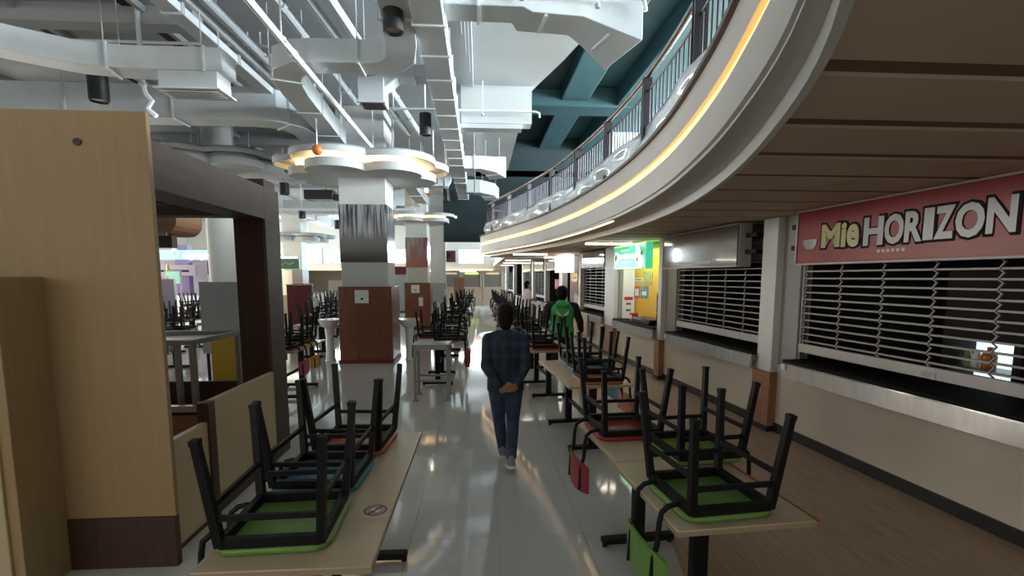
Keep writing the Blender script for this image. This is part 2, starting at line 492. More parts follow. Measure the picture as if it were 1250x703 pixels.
# ------------------------------------------------------------------ upper hall: white slab, teal void
o = struct(MB().prism([(-18, -4), (-0.9, -4), (-0.9, 34), (-18, 34)], 5.20, 5.40).build('ceiling', 'slab_grey', smooth=0), 'grey concrete slab above the ducts')
wedge = [(-0.9, -4), (-0.2, -4.0), (0.6, 0.0), (1.25, 3.0), (1.55, 5.2), (1.60, 6.5), (1.52, 7.4), (1.36, 8.1), (1.05, 9.2), (0.97, 9.5), (0.0, 9.5), (-0.1, 17.2), (10.6, 17.2), (10.6, 34), (-0.9, 34)]
o = struct(MB().prism(wedge, 5.20, 5.40).build('ceiling_edge', 'slab_white', smooth=0), 'slab with a curved edge at the void, coloured whiter for the light there')  # light from the void put into the colour, whiter than the left slab
dn = sroot('ceiling_downstand', label='white downstand beam at the edge of the ceiling void')
bx('beam', 'slab_white', dn, -0.30, 0.97, 9.2, 9.5, 4.55, 5.20)
bx('lower_lip', 'slab_white', dn, -0.30, 0.80, 9.22, 9.48, 4.47, 4.55)

tv = sroot('ceiling_void', label='dark teal ceiling with deep beams above the balcony void')
MB().box(-1.2, 11.5, -4, 20, 6.5, 6.7).build('slab', 'teal', tv)
for x0, x1, z0 in ((2.05, 2.75, 6.15), (3.45, 4.6, 6.05), (6.4, 7.4, 6.05)):
    MB().box(x0, x1, -4, 20, z0, 6.5).build('beam', 'teal', tv, 0.03)
MB().box(-1.2, 11.5, 12.6, 13.3, 6.0, 6.5).build('cross_beam', 'teal', tv, 0.03)
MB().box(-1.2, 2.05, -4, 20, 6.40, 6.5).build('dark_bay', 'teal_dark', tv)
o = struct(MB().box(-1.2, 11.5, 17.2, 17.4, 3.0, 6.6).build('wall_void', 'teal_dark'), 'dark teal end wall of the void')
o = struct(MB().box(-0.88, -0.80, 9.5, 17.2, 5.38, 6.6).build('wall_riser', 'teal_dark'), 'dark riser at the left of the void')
o = struct(MB().box(-0.85, 1.0, -4, 17.2, 5.40, 5.42).build('ceiling_top', 'slab_white'), 'top of the white slab')
# white partition and box seen over the balustrade
p = sroot('wall_partition', label='white partition standing on the balcony')
bx('panel', 'plaster', p, 3.25, 4.1, 12.2, 12.35, 2.99, 5.3)
bx('panel', 'plaster', p, 4.1, 4.25, 12.2, 14.5, 2.99, 5.3)
bx('panel', 'plaster', p, 2.0, 3.0, 14.6, 14.75, 2.99, 3.75)
# glazing of the upper floor at the right (daylight side)
g = sroot('window_1', label='long upper-floor glazing on the daylight side')
for k in range(12):
    bx('mullion', 'window_frame', g, 10.35, 10.45, -3.9 + 2.1 * k, -3.82 + 2.1 * k, 3.0, 6.4)
bx('transom', 'window_frame', g, 10.35, 10.45, -4, 20, 4.9, 4.98)

# ------------------------------------------------------------------ far end of the hall
wf = sroot('wall_far', label='far wall with a ribbon of bright windows above a cream fascia')
wins = [(-16.2, -14.3), (-13.5, -11.6), (-10.9, -10.1), (-9.85, -8.7), (-7.5, -6.3), (-5.5, -4.45), (-3.5, -2.6), (-1.35, 0.35), (1.0, 3.0)]
x = -18.0
for k, (a, b) in enumerate(wins):
    bx('pier', 'plaster', wf, x, a, 32, 32.25, 2.62, 3.6); x = b
bx('pier', 'plaster', wf, x, 10.6, 32, 32.25, 2.62, 3.6)
bx('lintel', 'plaster', wf, -18, 10.6, 32, 32.25, 3.6, 5.2)
bx('sill_band', 'plaster_warm', wf, -18, 10.6, 31.8, 32.25, 2.25, 2.62)
bx('light_strip', 'led_cove', wf, -18, 0.9, 31.74, 31.8, 2.22, 2.27)
for k, (a, b) in enumerate(wins):
    w = sroot('window_%d' % (k + 2), label='bright far window, number %d from the left end' % (k + 1))
    m = MB(); m.box(a, b, 32.05, 32.12, 3.54, 3.6); m.box(a, b, 32.05, 32.12, 2.62, 2.68); m.box(a, a + .06, 32.05, 32.12, 2.68, 3.54); m.box(b - .06, b, 32.05, 32.12, 2.68, 3.54)
    if b - a > 1.1: m.box((a + b) / 2 - .03, (a + b) / 2 + .03, 32.05, 32.12, 2.68, 3.54)
    m.build('window_frame', 'window_frame', w)
    bx('pane', 'glass', w, a + .06, b - .06, 32.08, 32.09, 2.68, 3.54)
bx('soffit', 'plaster_warm', wf, -18, 0.9, 32.25, 44, 2.25, 2.40)
o = struct(bx('wall_back', 'plaster_warm', None, -18, 7, 43, 43.2, 0, 2.6), 'cream wall behind the far stalls')
o = struct(bx('wall_rear_block', 'plaster', None, -18, 11, -8.2, -8, 0, 6.7), 'added wall behind the viewer that keeps sky light out')  # unseen wall, added to stop sky light coming in from behind
o = struct(bx('ceiling_entrance', 'slab_grey', None, -18, 11, -8, -4, 5.2, 5.4), 'slab over the entrance')
o = struct(bx('wall_left', 'plaster', None, -18.2, -18, -4, 44, 0, 5.4), 'pale left wall of the hall')
# ------------------------------------------------------------------ stall front on the right (local axes: x into the stall, y along the front)
def stroot(name, s, label=None, cat=None, group=None):
    if cat: return thing(name, label, cat, S(s), TH, group)
    return sroot(name, S(s), TH, label)
TXT = Matrix(((0, 0, -1, 0), (-1, 0, 0, 0), (0, 1, 0, 0), (0, 0, 0, 1)))
def sign_mx(w, s, z, tilt=0.0): return Matrix.Translation((w, s, z)) @ TXT @ Matrix.Rotation(tilt, 4, 'Z')

wr = stroot('wall_right', 0, 'cream stall front wall with a black skirting')
bx('base_wall', 'plaster_warm', wr, 0.04, 0.16, -3, 34, 0.0, 0.80)
bx('skirting', 'black_skirt', wr, 0.02, 0.04, -3, 34, 0.0, 0.11)
bx('header', 'stall_inner', wr, 0.42, 0.50, -3, 34, 2.02, 2.47)
bx('back_wall', 'dark_void', wr, 2.2, 2.3, -3, 34, 0.0, 2.55)  # near-black colour stands in for the unlit stall inside
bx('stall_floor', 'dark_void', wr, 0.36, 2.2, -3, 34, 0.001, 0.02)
bx('stall_ceiling', 'stall_inner', wr, 0.55, 2.3, -3, 34, 2.50, 2.56)

cols = [(5.42, 5.68, 'b'), (8.36, 8.50, 'b'), (10.72, 11.38, 'b'), (13.45, 13.60, 'n'), (15.5, 15.95, 'n'), (18.1, 18.3, 'n'), (20.6, 20.95, 'n'), (23.2, 23.5, 'n'), (26.2, 26.5, 'n'), (29.4, 29.8, 'n')]
PLAB = ['between the red and the grey signs', 'slim one left of the grey sign', 'broad one left of the green sign', 'right of the orange stall', 'left of the orange stall', 'just before the person in white', 'just past the person in white', 'third from the far end', 'second from the far end', 'at the far end']
for (a, b, k), pl_ in zip(cols, PLAB):
    c = stroot('pillar', (a + b) / 2, 'white stall pillar ' + pl_)
    h = (b - a) / 2
    bx('shaft', 'col_white', c, -0.03, 0.14, -h, h, 0.70, 2.47, 0.006)
    bx('cladding', 'stall_clad', c, -0.06, 0.16, -h - 0.03, h + 0.03, 0.0, 0.70, 0.004)
    bx('skirting', 'black_skirt', c, -0.07, 0.10, -h - 0.035, h + 0.035, 0.0, 0.07)
    # cheek wall and partition between two stalls
    bx('cheek', 'stall_inner', c, 0.10, 0.30, h, h + 0.02, 0.9, 2.47)
    bx('partition', 'dark_void', c, 0.14, 2.25, -0.05, 0.05, 0.0, 2.47)  # partition coloured near black in place of shade inside the stall
for s0_, s1_ in ((5.14, 5.42), (8.0, 8.36), (10.60, 10.72)):
    c = stroot('wall_pier', s0_, 'narrow grey wall return beside a stall opening')
    bx('panel', 'stall_inner', c, 0.06, 0.20, 0, s1_ - s0_, 0.80, 2.47)

bays = [(-1.5, 5.14), (5.68, 8.0), (8.50, 10.60), (11.38, 13.45), (13.60, 15.5), (15.95, 18.1), (18.3, 20.6), (20.95, 23.2), (23.5, 26.2), (26.5, 29.4)]
names = ['below the red sign', 'below the blank grey sign', 'of the lit yellow stall', 'below the narrow shutter past the yellow stall', 'of the orange stall',
         'just past the orange stall', 'beside the person in white', 'second past the orange stall', 'third past the orange stall', 'at the far end of the row']
for i, (a, b) in enumerate(bays):
    m = (a + b) / 2; h = (b - a) / 2
    c = stroot('stall_counter', m, 'steel-fronted serving counter with dark stone top ' + names[i], 'counter', 'stall counters')
    bx('worktop', 'granite', c, -0.10, 0.62, -h, h, 0.872, 0.902, 0.004)
    bx('apron', 'steel', c, -0.115, -0.09, -h, h, 0.70, 0.868, 0.004)
    bx('underside', 'steel_dull', c, -0.10, 0.04, -h, h, 0.80, 0.868)
    if i < 3:
        bx('edge_trim', 'chrome', c, -0.122, -0.10, -h, h, 0.862, 0.876)
    if i in (0, 1):
        o = bx('socket', 'paper', c, -0.135, -0.115, h - 0.09, h - 0.03, 0.80, 0.86, 0.003)

def shutter(i, z1, z0, rows, chains, label, w=0.10, smin=None):
    a, b = bays[i]; a = smin if smin is not None else a
    m = (a + b) / 2; h = (b - a) / 2
    c = stroot('roller_shutter', m, label, 'shutter', 'roller shutters of the stalls')
    st = (z1 - z0 - 0.10) / rows
    sl = MB().box(w - 0.010, w + 0.014, -h + 0.02, h - 0.02, 0, 0.016).mesh('slat', 'slat_metal')
    for k in range(rows):
        o = link('slat', sl, c); o.location = (0, 0, z0 + 0.12 + st * k)
    for k in range(chains + 1):
        y = -h + 0.05 + (2 * h - 0.1) * k / chains
        pts = []
        for r in range(rows + 1):
            z = z0 + 0.10 + st * r
            pts += [(w - 0.012, y - 0.018, z), (w - 0.012, y + 0.018, z + st * 0.35)]
        MB().path(pts, 0.009, 5).build('chain_link', 'slat_metal', c)
    bx('bottom_bar', 'slat_bar', c, w - 0.025, w + 0.02, -h + 0.01, h - 0.01, z0, z0 + 0.095, 0.004)
    bx('guide_rail', 'steel_dull', c, w - 0.02, w + 0.05, h - 0.03, h, z0 - 0.08, z1)
    bx('guide_rail', 'steel_dull', c, w - 0.02, w + 0.05, -h, -h + 0.03, z0 - 0.08, z1)
    return c
sh = shutter(0, 1.98, 0.985, 12, 14, 'long open-link roller shutter under the red sign', smin=-1.5)
MB().box(0.07, 0.09, 3.30 - 1.82 + 0.30, 3.30 - 1.82 + 0.42, 1.00, 1.04).build('lock', 'steel_dull', sh)
shutter(1, 2.35, 0.985, 16, 5, 'open-link roller shutter under the blank grey sign')
shutter(3, 2.05, 0.985, 12, 4, 'narrow roller shutter past the lit yellow stall')
shutter(6, 2.05, 0.985, 12, 4, 'small dark roller shutter beside the person in white')
shutter(7, 2.05, 0.985, 12, 4, 'small roller shutter second past the orange stall')
shutter(9, 2.05, 0.985, 10, 4, 'roller shutter at the far end of the stall row')

# red shop sign
mat('sign_red', (0.24, 0.013, 0.013), 0.32, 0, 0.12, 2.0, spec=0.22)
mat('sign_orange', (0.27, 0.026, 0.016), 0.32, 0, 0.2, 3.0, spec=0.22)
mat('letter_grey', (0.22, 0.225, 0.23), 0.3)
mat('letter_yellow', (0.32, 0.27, 0.025), 0.3)
mat('letter_dark', (0.010, 0.008, 0.010), 0.6, spec=0.1)
mat('sign_frame', (0.42, 0.36, 0.34), 0.45)
c = stroot('shop_sign', 4.0, 'red glossy shop sign with Mie HORIZON lettering above the shutter', 'sign')
bx('face', 'sign_red', c, -0.135, -0.02, -3.4, 0.97, 1.935, 2.455, 0.004)
bx('lower_band', 'sign_orange', c, -0.138, -0.134, -3.36, 0.95, 1.955, 2.06)
m = MB(); m.box(-0.145, -0.01, -3.42, 0.99, 1.92, 1.937); m.box(-0.145, -0.01, 0.968, 0.99, 1.92, 2.46); m.box(-0.145, -0.01, -3.42, 0.99, 2.452, 2.468)
m.build('frame', 'sign_frame', c)
for z in (2.08, 2.30): bx('bracket', 'black_metal', c, -0.06, 0.06, 0.99, 1.16, z, z + 0.05)
LT = R(3.0)
ARC = [
    ('M', 0.633, 0.220, 2.080, 0.215, 'letter_yellow'),
    ('i', 0.397, 0.055, 2.075, 0.215, 'letter_yellow'),
    ('e', 0.332, 0.130, 2.070, 0.200, 'letter_yellow'),
    ('H', 0.151, 0.190, 2.070, 0.235, 'letter_grey'),
    ('O', -0.054, 0.170, 2.068, 0.240, 'letter_grey'),
    ('R', -0.235, 0.145, 2.075, 0.235, 'letter_grey'),
    ('I', -0.390, 0.075, 2.080, 0.235, 'letter_grey'),
    ('Z', -0.475, 0.140, 2.080, 0.235, 'letter_grey'),
    ('O', -0.626, 0.190, 2.075, 0.240, 'letter_grey'),
    ('N', -0.831, 0.175, 2.090, 0.235, 'letter_grey'),
]
def glyph(name, ch, m, w, s_, width, z_, hh, grow, bold):
    o = text(name, ch, 1.0, m, c, Matrix.Identity(4), 0.002 / 0.3, bold)
    vs = [v.co for v in o.data.vertices]; x0 = min(v.x for v in vs); x1 = max(v.x for v in vs); y0 = min(v.y for v in vs); y1 = max(v.y for v in vs)
    for v in o.data.vertices:
        v.co.x = (v.co.x - x0) / (x1 - x0); v.co.y = (v.co.y - y0) / (y1 - y0)
    o.matrix_local = sign_mx(w, s_ + grow, z_ - grow, 0.0) @ Matrix.Diagonal((width + 2 * grow, hh + 2 * grow, 0.3, 1))
    return o
for ch, s_, wd, z_, hh, mt in ARC:
    glyph('letter_outline', ch, 'letter_dark', -0.1385, s_, wd, z_, hh, 0.022, 0.065)
    glyph('letter', ch, mt, -0.1425, s_, wd, z_, hh, 0.002, 0.040)
# bowl emblem left of the name and the small line below it
m = MB(); m.lathe([(0.005, -0.07), (0.05, -0.065), (0.085, -0.03), (0.10, 0.02), (0.095, 0.03)], n=16)
e = m.build('bowl_emblem', 'letter_grey', c); e.matrix_local = Matrix.Translation((-0.139, 0.79, 2.14)) @ Matrix.Diagonal((0.05, 1, 1, 1))
for k in range(6): bx('small_letter', 'letter_grey', c, -0.140, -0.136, -0.02 - 0.045 * k, 0.01 - 0.045 * k, 2.005, 2.03)

# blank grey sign with shiny covering
mat('cover_film', (0.175, 0.155, 0.145), 0.10, 0.25, 0.15, 1.5, bump=0.10, bscale=1.6, coat=0.5)
mat('cover_text', (0.24, 0.215, 0.20), 0.25)
c = stroot('shop_sign', 6.95, 'unlit grey sign box under shiny clear film above a closed shutter', 'sign')
bx('face', 'cover_film', c, -0.20, -0.18, -1.02, 1.0, 1.94, 2.44)
m = MB(); m.box(-0.205, -0.18, -1.04, 1.02, 1.925, 1.942); m.box(-0.205, -0.18, -1.04, 1.02, 2.438, 2.455); m.box(-0.18, -0.02, -1.04, 1.02, 1.925, 2.455)
m.build('case', 'sign_frame', c)
bx('faint_lettering', 'cover_text', c, -0.203, -0.199, -0.45, 0.62, 1.985, 2.02)
for z in (2.08, 2.28):
    bx('bracket', 'black_metal', c, -0.10, 0.05, 1.02, 1.14, z, z + 0.05)
    bx('bracket', 'black_metal', c, -0.10, 0.05, -1.24, -1.04, z, z + 0.05)

# lit green sign
mat('sign_green', (0.05, 0.42, 0.24), 0.3, emit=(0.06, 0.55, 0.30), estr=0.42)
mat('sign_glow', (0.9, 0.95, 0.9), 0.3, emit=(0.9, 1.0, 0.92), estr=0.9)
mat('sign_lime', (0.55, 0.8, 0.2), 0.3, emit=(0.6, 0.9, 0.25), estr=0.6)
mat('sign_food', (0.45, 0.18, 0.08), 0.5)
c = stroot('shop_sign', 9.55, 'backlit green shop sign with white script over the yellow stall', 'sign')
bx('face', 'sign_green', c, -0.16, -0.02, -0.78, 0.86, 1.955, 2.43, 0.004)
m = MB(); m.box(-0.165, -0.155, -0.78, 0.86, 2.40, 2.43); m.box(-0.165, -0.155, -0.62, 0.72, 1.96, 1.985)
m.build('lime_border', 'sign_lime', c)
m = MB()
pts = [(-0.168, 0.62 - 0.02 * k, 2.20 + 0.035 * math.sin(k * 1.25) + (0.03 if k in (0, 1, 14, 22) else 0)) for k in range(46)]
m.path(pts, 0.014, 6); m.build('script_line', 'sign_glow', c)
for k, (y, w_) in enumerate(((0.44, 0.10), (0.28, 0.12), (0.12, 0.12))): bx('small_line', 'sign_glow', c, -0.166, -0.158, y - w_, y, 2.315, 2.335)
for k, (y, w_) in enumerate(((0.42, 0.22), (0.15, 0.26))): bx('small_line', 'sign_glow', c, -0.166, -0.158, y - w_, y, 2.075, 2.10)
m = MB(); m.ell((-0.16, 0.74, 2.19), (0.008, 0.085, 0.12)); m.build('round_emblem', 'sign_glow', c)
m = MB(); m.ell((-0.165, 0.74, 2.19), (0.008, 0.055, 0.085)); m.build('emblem_core', 'letter_dark', c)
m = MB()
for y, z, a, b in ((-0.42, 2.20, .12, .16), (-0.55, 2.10, .13, .11), (-0.36, 2.34, .05, .08)): m.ell((-0.16, y, z), (0.008, a, b))
m.build('food_picture', 'sign_glow', c)
m = MB()
for y, z, a, b in ((-0.40, 2.13, .05, .05), (-0.60, 2.24, .04, .05)): m.ell((-0.166, y, z), (0.006, a, b))
m.build('food_detail', 'sign_food', c)

# inside of the lit yellow stall
mat('yellow_wall', (0.72, 0.40, 0.015), 0.6)
mat('white_gloss', (0.80, 0.82, 0.85), 0.4)
mat('poster_green', (0.30, 0.38, 0.18), 0.6, 0, 0.5, 9)
mat('poster_red', (0.50, 0.12, 0.14), 0.6, 0, 0.6, 9)
mat('poster_blue', (0.14, 0.25, 0.30), 0.6, 0, 0.6, 9)
mat('print_blue', (0.05, 0.10, 0.35), 0.6)
mat('print_red', (0.55, 0.02, 0.05), 0.6)
mat('black_plastic', (0.02, 0.02, 0.022), 0.3)
ys_ = stroot('wall_yellow', 9.55, 'bright yellow back wall of the open stall')
bx('panel', 'yellow_wall', ys_, 0.36, 0.40, -1.0, 1.05, 0.02, 2.45)
bx('panel', 'yellow_wall', ys_, 0.16, 0.36, -1.02, -1.0, 0.02, 2.45)
bx('panel', 'white_gloss', ys_, 0.10, 0.36, 0.98, 1.03, 0.90, 2.45)
ld = bpy.data.lights.new('stall_lamp', 'AREA'); ld.energy = 7; ld.shape = 'RECTANGLE'; ld.size_y = 1.2; ld.size = 0.2; ld.color = (1, 0.97, 0.92)
lo = bpy.data.objects.new('stall_lamp', ld); COL.objects.link(lo); lo.location = S(9.55, 0.10, 2.38)
def poster(s, w, z0, z1, s1, m, label, face='back', cat='poster'):
    t = stroot('poster', s, label, cat)
    bx('sheet', m, t, w - 0.006, w, 0, s1, z0, z1)
    return t
p = poster(9.62, 0.358, 1.65, 1.91, 0.44, 'poster_green', 'green food poster, topmost on the yellow wall')
bx('picture', 'yellow_board', p, 0.347, 0.351, 0.10, 0.34, 1.71, 1.85)
p = poster(10.24, 0.358, 1.35, 1.60, 0.30, 'poster_red', 'red and white poster low on the yellow wall')
bx('picture', 'paper', p, 0.347, 0.351, 0.05, 0.24, 1.40, 1.55)
p = poster(9.80, 0.358, 1.36, 1.61, 0.38, 'poster_blue', 'blue-green food poster low on the yellow wall')
bx('picture', 'paper', p, 0.347, 0.351, 0.08, 0.3, 1.42, 1.50)
p = poster(10.10, 0.358, 1.71, 1.78, 0.44, 'paper', 'white strip notice with blue print on the yellow wall')
bx('print', 'print_blue', p, 0.347, 0.351, 0.05, 0.38, 1.735, 1.755)
t = stroot('payment_notice', 10.522, 'white payment notice with red heading on the white stall cheek', 'notice')
bx('sheet', 'paper', t, 0.13, 0.32, 0.0, 0.006, 1.02, 1.36)
bx('heading', 'print_red', t, 0.13, 0.32, -0.003, 0.0, 1.30, 1.37)
bx('frame_print', 'print_blue', t, 0.17, 0.28, -0.003, 0.0, 1.06, 1.10)
bx('frame_print', 'print_blue', t, 0.17, 0.28, -0.003, 0.0, 1.20, 1.24)
t = stroot('serving_tray', 9.30, 'black serving tray lying on the counter of the yellow stall', 'tray')
m = MB(); m.ring([[Vector((0.0 + a * 0.62 * dx, b * dy, z)) for a, b in ((0, -1), (0.42, -1), (0.42, 1), (0, 1))] for dx, dy, z in ((1, 0.36, 0.904), (1.1, 0.42, 0.985))])
m.build('bowl', 'black_plastic', t, 0.01)
bx('lid', 'black_plastic', t, -0.01, 0.30, -0.44, 0.44, 0.985, 1.005, 0.008)
bx('handle', 'steel_dull', t, -0.02, 0.0, -0.10, 0.10, 1.005, 1.02)
t = stroot('sauce_box', 9.98, 'small red and white box beside the black tray', 'box')
bx('carton', 'print_red', t, 0.06, 0.2, -0.08, 0.06, 0.903, 1.06, 0.004); bx('label_band', 'paper', t, 0.056, 0.06, -0.07, 0.05, 0.95, 1.02)
t = stroot('rack_shelf', 8.78, 'dark wire rack at the back of the yellow stall', 'shelf')
for z in (0.95, 1.12, 1.29, 1.46): bx('shelf_board', 'steel_dull', t, 0.16, 0.34, -0.18, 0.2, z, z + 0.02)
for y in (-0.18, 0.18):
    for w in (0.17, 0.32): bx('upright', 'black_metal', t, w, w + 0.02, y, y + 0.02, 0.903, 1.5)
for z in (0.97, 1.14, 1.31): bx('carton', 'black_plastic', t, 0.18, 0.33, -0.12, 0.12, z + 0.004, z + 0.10, 0.004)
t = stroot('green_menu', 8.70, 'narrow green menu board at the right of the yellow stall', 'menu')
bx('board', 'sign_green', t, 0.32, 0.35, -0.1, 0.12, 1.62, 2.0); bx('strip', 'sign_glow', t, 0.315, 0.32, -0.05, 0.08, 1.7, 1.74)

# fridge glimpsed through the red stall's shutter, and the red banner inside
mat('fridge_glow', (0.75, 0.9, 0.92), 0.5, emit=(0.72, 0.93, 0.97), estr=0.55)
mat('juice', (0.55, 0.15, 0.02), 0.3)
mat('banner_red', (0.10, 0.010, 0.016), 0.7, 0, 0.3, 3)
t = stroot('display_fridge', 3.75, 'lit display fridge with an orange bottle behind the red stall shutter', 'fridge')
m = MB(); m.box(0.75, 1.10, -0.23, -0.17, 0.02, 1.85); m.box(0.75, 1.10, 0.34, 0.40, 0.02, 1.85); m.box(0.75, 1.10, -0.17, 0.34, 1.27, 1.85); m.box(0.75, 1.10, -0.17, 0.34, 0.02, 0.60)
m.build('body', 'dark_void', t)
bx('lit_back', 'fridge_glow', t, 1.04, 1.09, -0.17, 0.34, 0.60, 1.27)
for z in (0.72, 0.99): bx('shelf', 'steel_dull', t, 0.78, 1.04, -0.17, 0.34, z, z + 0.015)
m = MB(); m.lathe([(0.05, 1.005), (0.055, 1.11), (0.05, 1.14), (0.02, 1.17), (0.02, 1.20)], (0.88, 0.10, 0), 12); m.build('bottle', 'juice', t)
for y, mm in ((0.20, 'white_gloss'), (0.28, 'poster_green')):
    MB().lathe([(0.035, 1.005), (0.037, 1.10), (0.02, 1.15)], (0.88, y, 0), 10).build('bottle', mm, t)
t = stroot('red_banner', 4.2, 'dark red banner hung inside the red stall', 'banner')
bx('cloth', 'banner_red', t, 1.9, 1.92, -3.2, 0.85, 0.9, 1.55); bx('batten', 'black_metal', t, 1.89, 1.93, -3.2, 0.85, 1.55, 1.58)
t = stroot('red_banner', 3.3, 'dark red cloth panel right of the display fridge', 'banner')
bx('cloth', 'banner_red', t, 0.70, 0.72, -1.4, 0.12, 0.9, 1.5); bx('batten', 'black_metal', t, 0.69, 0.73, -1.4, 0.12, 1.5, 1.53)

# orange stall further along
mat('orange_wall', (0.75, 0.12, 0.01), 0.6)
mat('sign_white_lit', (1, 1, 1), 0.4, emit=(1, 0.97, 0.95), estr=0.7)
mat('sign_pinkline', (0.8, 0.35, 0.35), 0.4, emit=(0.8, 0.35, 0.35), estr=0.6)
t = stroot('wall_orange', 14.5, 'bright orange inner wall of a stall'); bx('panel', 'orange_wall', t, 0.9, 0.95, -0.85, 0.9, 0.02, 2.45); bx('panel', 'white_gloss', t, 0.2, 0.9, 0.86, 0.9, 0.9, 2.45)
t = stroot('shop_sign', 14.75, 'glowing white box sign above the orange stall', 'sign')
bx('face', 'sign_white_lit', t, -0.30, -0.02, -0.62, 0.62, 1.93, 2.44, 0.01)
for z in (2.02, 2.16, 2.28): bx('print_line', 'sign_pinkline', t, -0.305, -0.30, -0.45, 0.4, z, z + 0.04)
t = stroot('yellow_menu', 14.1, 'yellow menu card under the glowing white sign', 'menu'); bx('card', 'yellow_board', t, -0.02, 0.0, -0.32, 0.32, 1.66, 1.92); bx('print', 'print_red', t, -0.024, -0.02, -0.2, 0.2, 1.76, 1.8)
t = stroot('cup_tower', 14.3, 'stacked white cups on the orange stall counter', 'cups')
for k, y in enumerate((-0.2, 0.0, 0.2)): MB().lathe([(0.05, 0.903), (0.055, 1.15 + 0.06 * k), (0.04, 1.22 + 0.06 * k)], (0.15, y, 0), 10).build('cup_stack', 'white_gloss', t)
t = stroot('warm_light_patch', 12.9, 'cream patch standing in for warm light on the wall under the counter, beside the green jacket', 'cloth'); bx('cloth', 'pad_cream' if 'pad_cream' in M else 'table_top', t, -0.15, -0.125, -0.55, 0.35, 0.30, 0.86, 0.01); bx('hem', 'table_edge', t, -0.155, -0.12, -0.55, 0.35, 0.27, 0.30)  # sheet and lower edge stand in for warm light on the base wall
t = stroot('shop_sign', 12.4, 'dark glossy unlit sign over the narrow shutter', 'sign')
bx('face', 'cover_film', t, -0.04, 0.10, -0.95, 0.95, 2.05, 2.44); bx('frame', 'sign_frame', t, -0.05, -0.04, -0.97, 0.97, 2.03, 2.05)
for k, (s_, lab) in enumerate(((17.0, 'unlit panel sign over the stall just past the orange one'), (19.4, 'unlit panel sign beside the person in white'), (22.1, 'small unlit panel sign far along the stall row'))):
    t = stroot('shop_sign', s_, lab, 'sign'); bx('face', 'cover_film', t, -0.04, 0.10, -0.9, 0.9, 2.05, 2.44); bx('frame', 'sign_frame', t, -0.05, -0.04, -0.92, 0.92, 2.03, 2.05)
t = stroot('red_notice', 16.6, 'small dark red notice board inside a far stall', 'notice'); bx('board', 'print_red', t, 0.05, 0.08, -0.3, 0.3, 1.40, 1.72); bx('picture', 'poster_red', t, 0.045, 0.05, -0.2, 0.2, 1.47, 1.65)

# ceiling tube lamps under the low soffit
for x0, x1, y, z, lab in ((2.02, 2.95, 9.4, 2.475, 'lit tube lamp on the soffit before the green sign'), (0.95, 1.95, 14.0, 2.475, 'lit tube lamp on the soffit left of the glowing white sign'),
                          (1.0, 2.0, 19.0, 2.47, 'lit tube lamp on the low ceiling past the balcony nose'), (1.1, 2.1, 22.5, 2.47, 'second lit tube lamp past the balcony nose'), (1.2, 2.2, 27, 2.47, 'third lit tube lamp past the balcony nose'),
                          (2.1, 3.0, 16.0, 2.475, 'lit tube lamp over the stall past the orange one')):
    t = thing('tube_lamp', lab, 'lamp', ((x0 + x1) / 2, y, z), 0, 'soffit tube lamps')
    h = (x1 - x0) / 2
    bx('housing', 'white_gloss', t, -h, h, -0.06, 0.06, -0.03, 0.0)
    bx('diffuser', 'tube_lit', t, -h + 0.02, h - 0.02, -0.045, 0.045, -0.06, -0.03, 0.008)
# ------------------------------------------------------------------ wooden kiosk at the left
k = thing('kiosk', 'wooden kiosk with tall pale panel, dark posts and dark overhead beam at the left', 'kiosk', (-2.0, 3.0, 0))
def kb(name, m, x0, x1, y0, y1, z0, z1, bevel=0.004):
    return bx(name, m, k, x0 + 2.0, x1 + 2.0, y0 - 3.0, y1 - 3.0, z0, z1, bevel)
tp = kb('tall_panel', 'wood_lam', -5.5, -1.885, 3.04, 3.075, 0.325, 2.735)
MB().lathe([(0.001, 0.0), (0.022, 0.0), (0.022, 0.006), (0.001, 0.006)], n=10).build('screw_hole', 'dark_wood', tp).matrix_local = Matrix.Translation((-0.262, 0.036, 2.56)) @ Matrix.Rotation(R(90), 4, 'X')
kb('plinth', 'dark_wood', -5.5, -1.89, 3.03, 3.08, 0.0, 0.325)
kb('front_box', 'wood_lam', -4.2, -2.52, 2.74, 3.04, 0.0, 1.80)
kb('box_batten', 'wood_lam_pale', -4.2, -2.58, 2.725, 2.74, 0.02, 1.79)
kb('knee_panel', 'wood_lam_pale', -2.035, -1.99, 3.08, 3.64, 0.03, 0.745)
kb('knee_trim', 'dark_wood', -2.04, -1.985, 3.08, 3.64, 0.0, 0.03)
kb('short_post', 'dark_wood', -2.06, -1.975, 3.64, 3.73, 0.0, 0.885)
kb('knee_panel', 'wood_lam_pale', -2.045, -2.0, 3.73, 4.86, 0.12, 0.885)
kb('knee_trim', 'dark_wood', -2.05, -1.995, 3.73, 4.86, 0.0, 0.12)
kb('post', 'dark_wood', -2.30, -2.03, 4.86, 5.16, 0.0, 2.64)
kb('post_trim', 'beam_wood', -2.03, -2.0, 4.84, 5.18, 0.0, 2.64)
kb('beam', 'beam_wood', -2.29, -2.0, 3.08, 4.84, 2.34, 2.64)
kb('beam_board', 'dark_wood', -2.45, -2.29, 3.08, 5.1, 2.46, 2.70)
kb('end_block', 'dark_wood', -2.36, -2.02, 4.9, 5.15, 2.64, 2.72)
kb('cross_beam', 'beam_wood', -5.5, -2.3, 4.95, 5.16, 2.38, 2.50)
for y in (3.5, 4.1, 4.6): kb('rafter', 'dark_wood', -5.5, -2.45, y, y + 0.07, 2.44, 2.56)
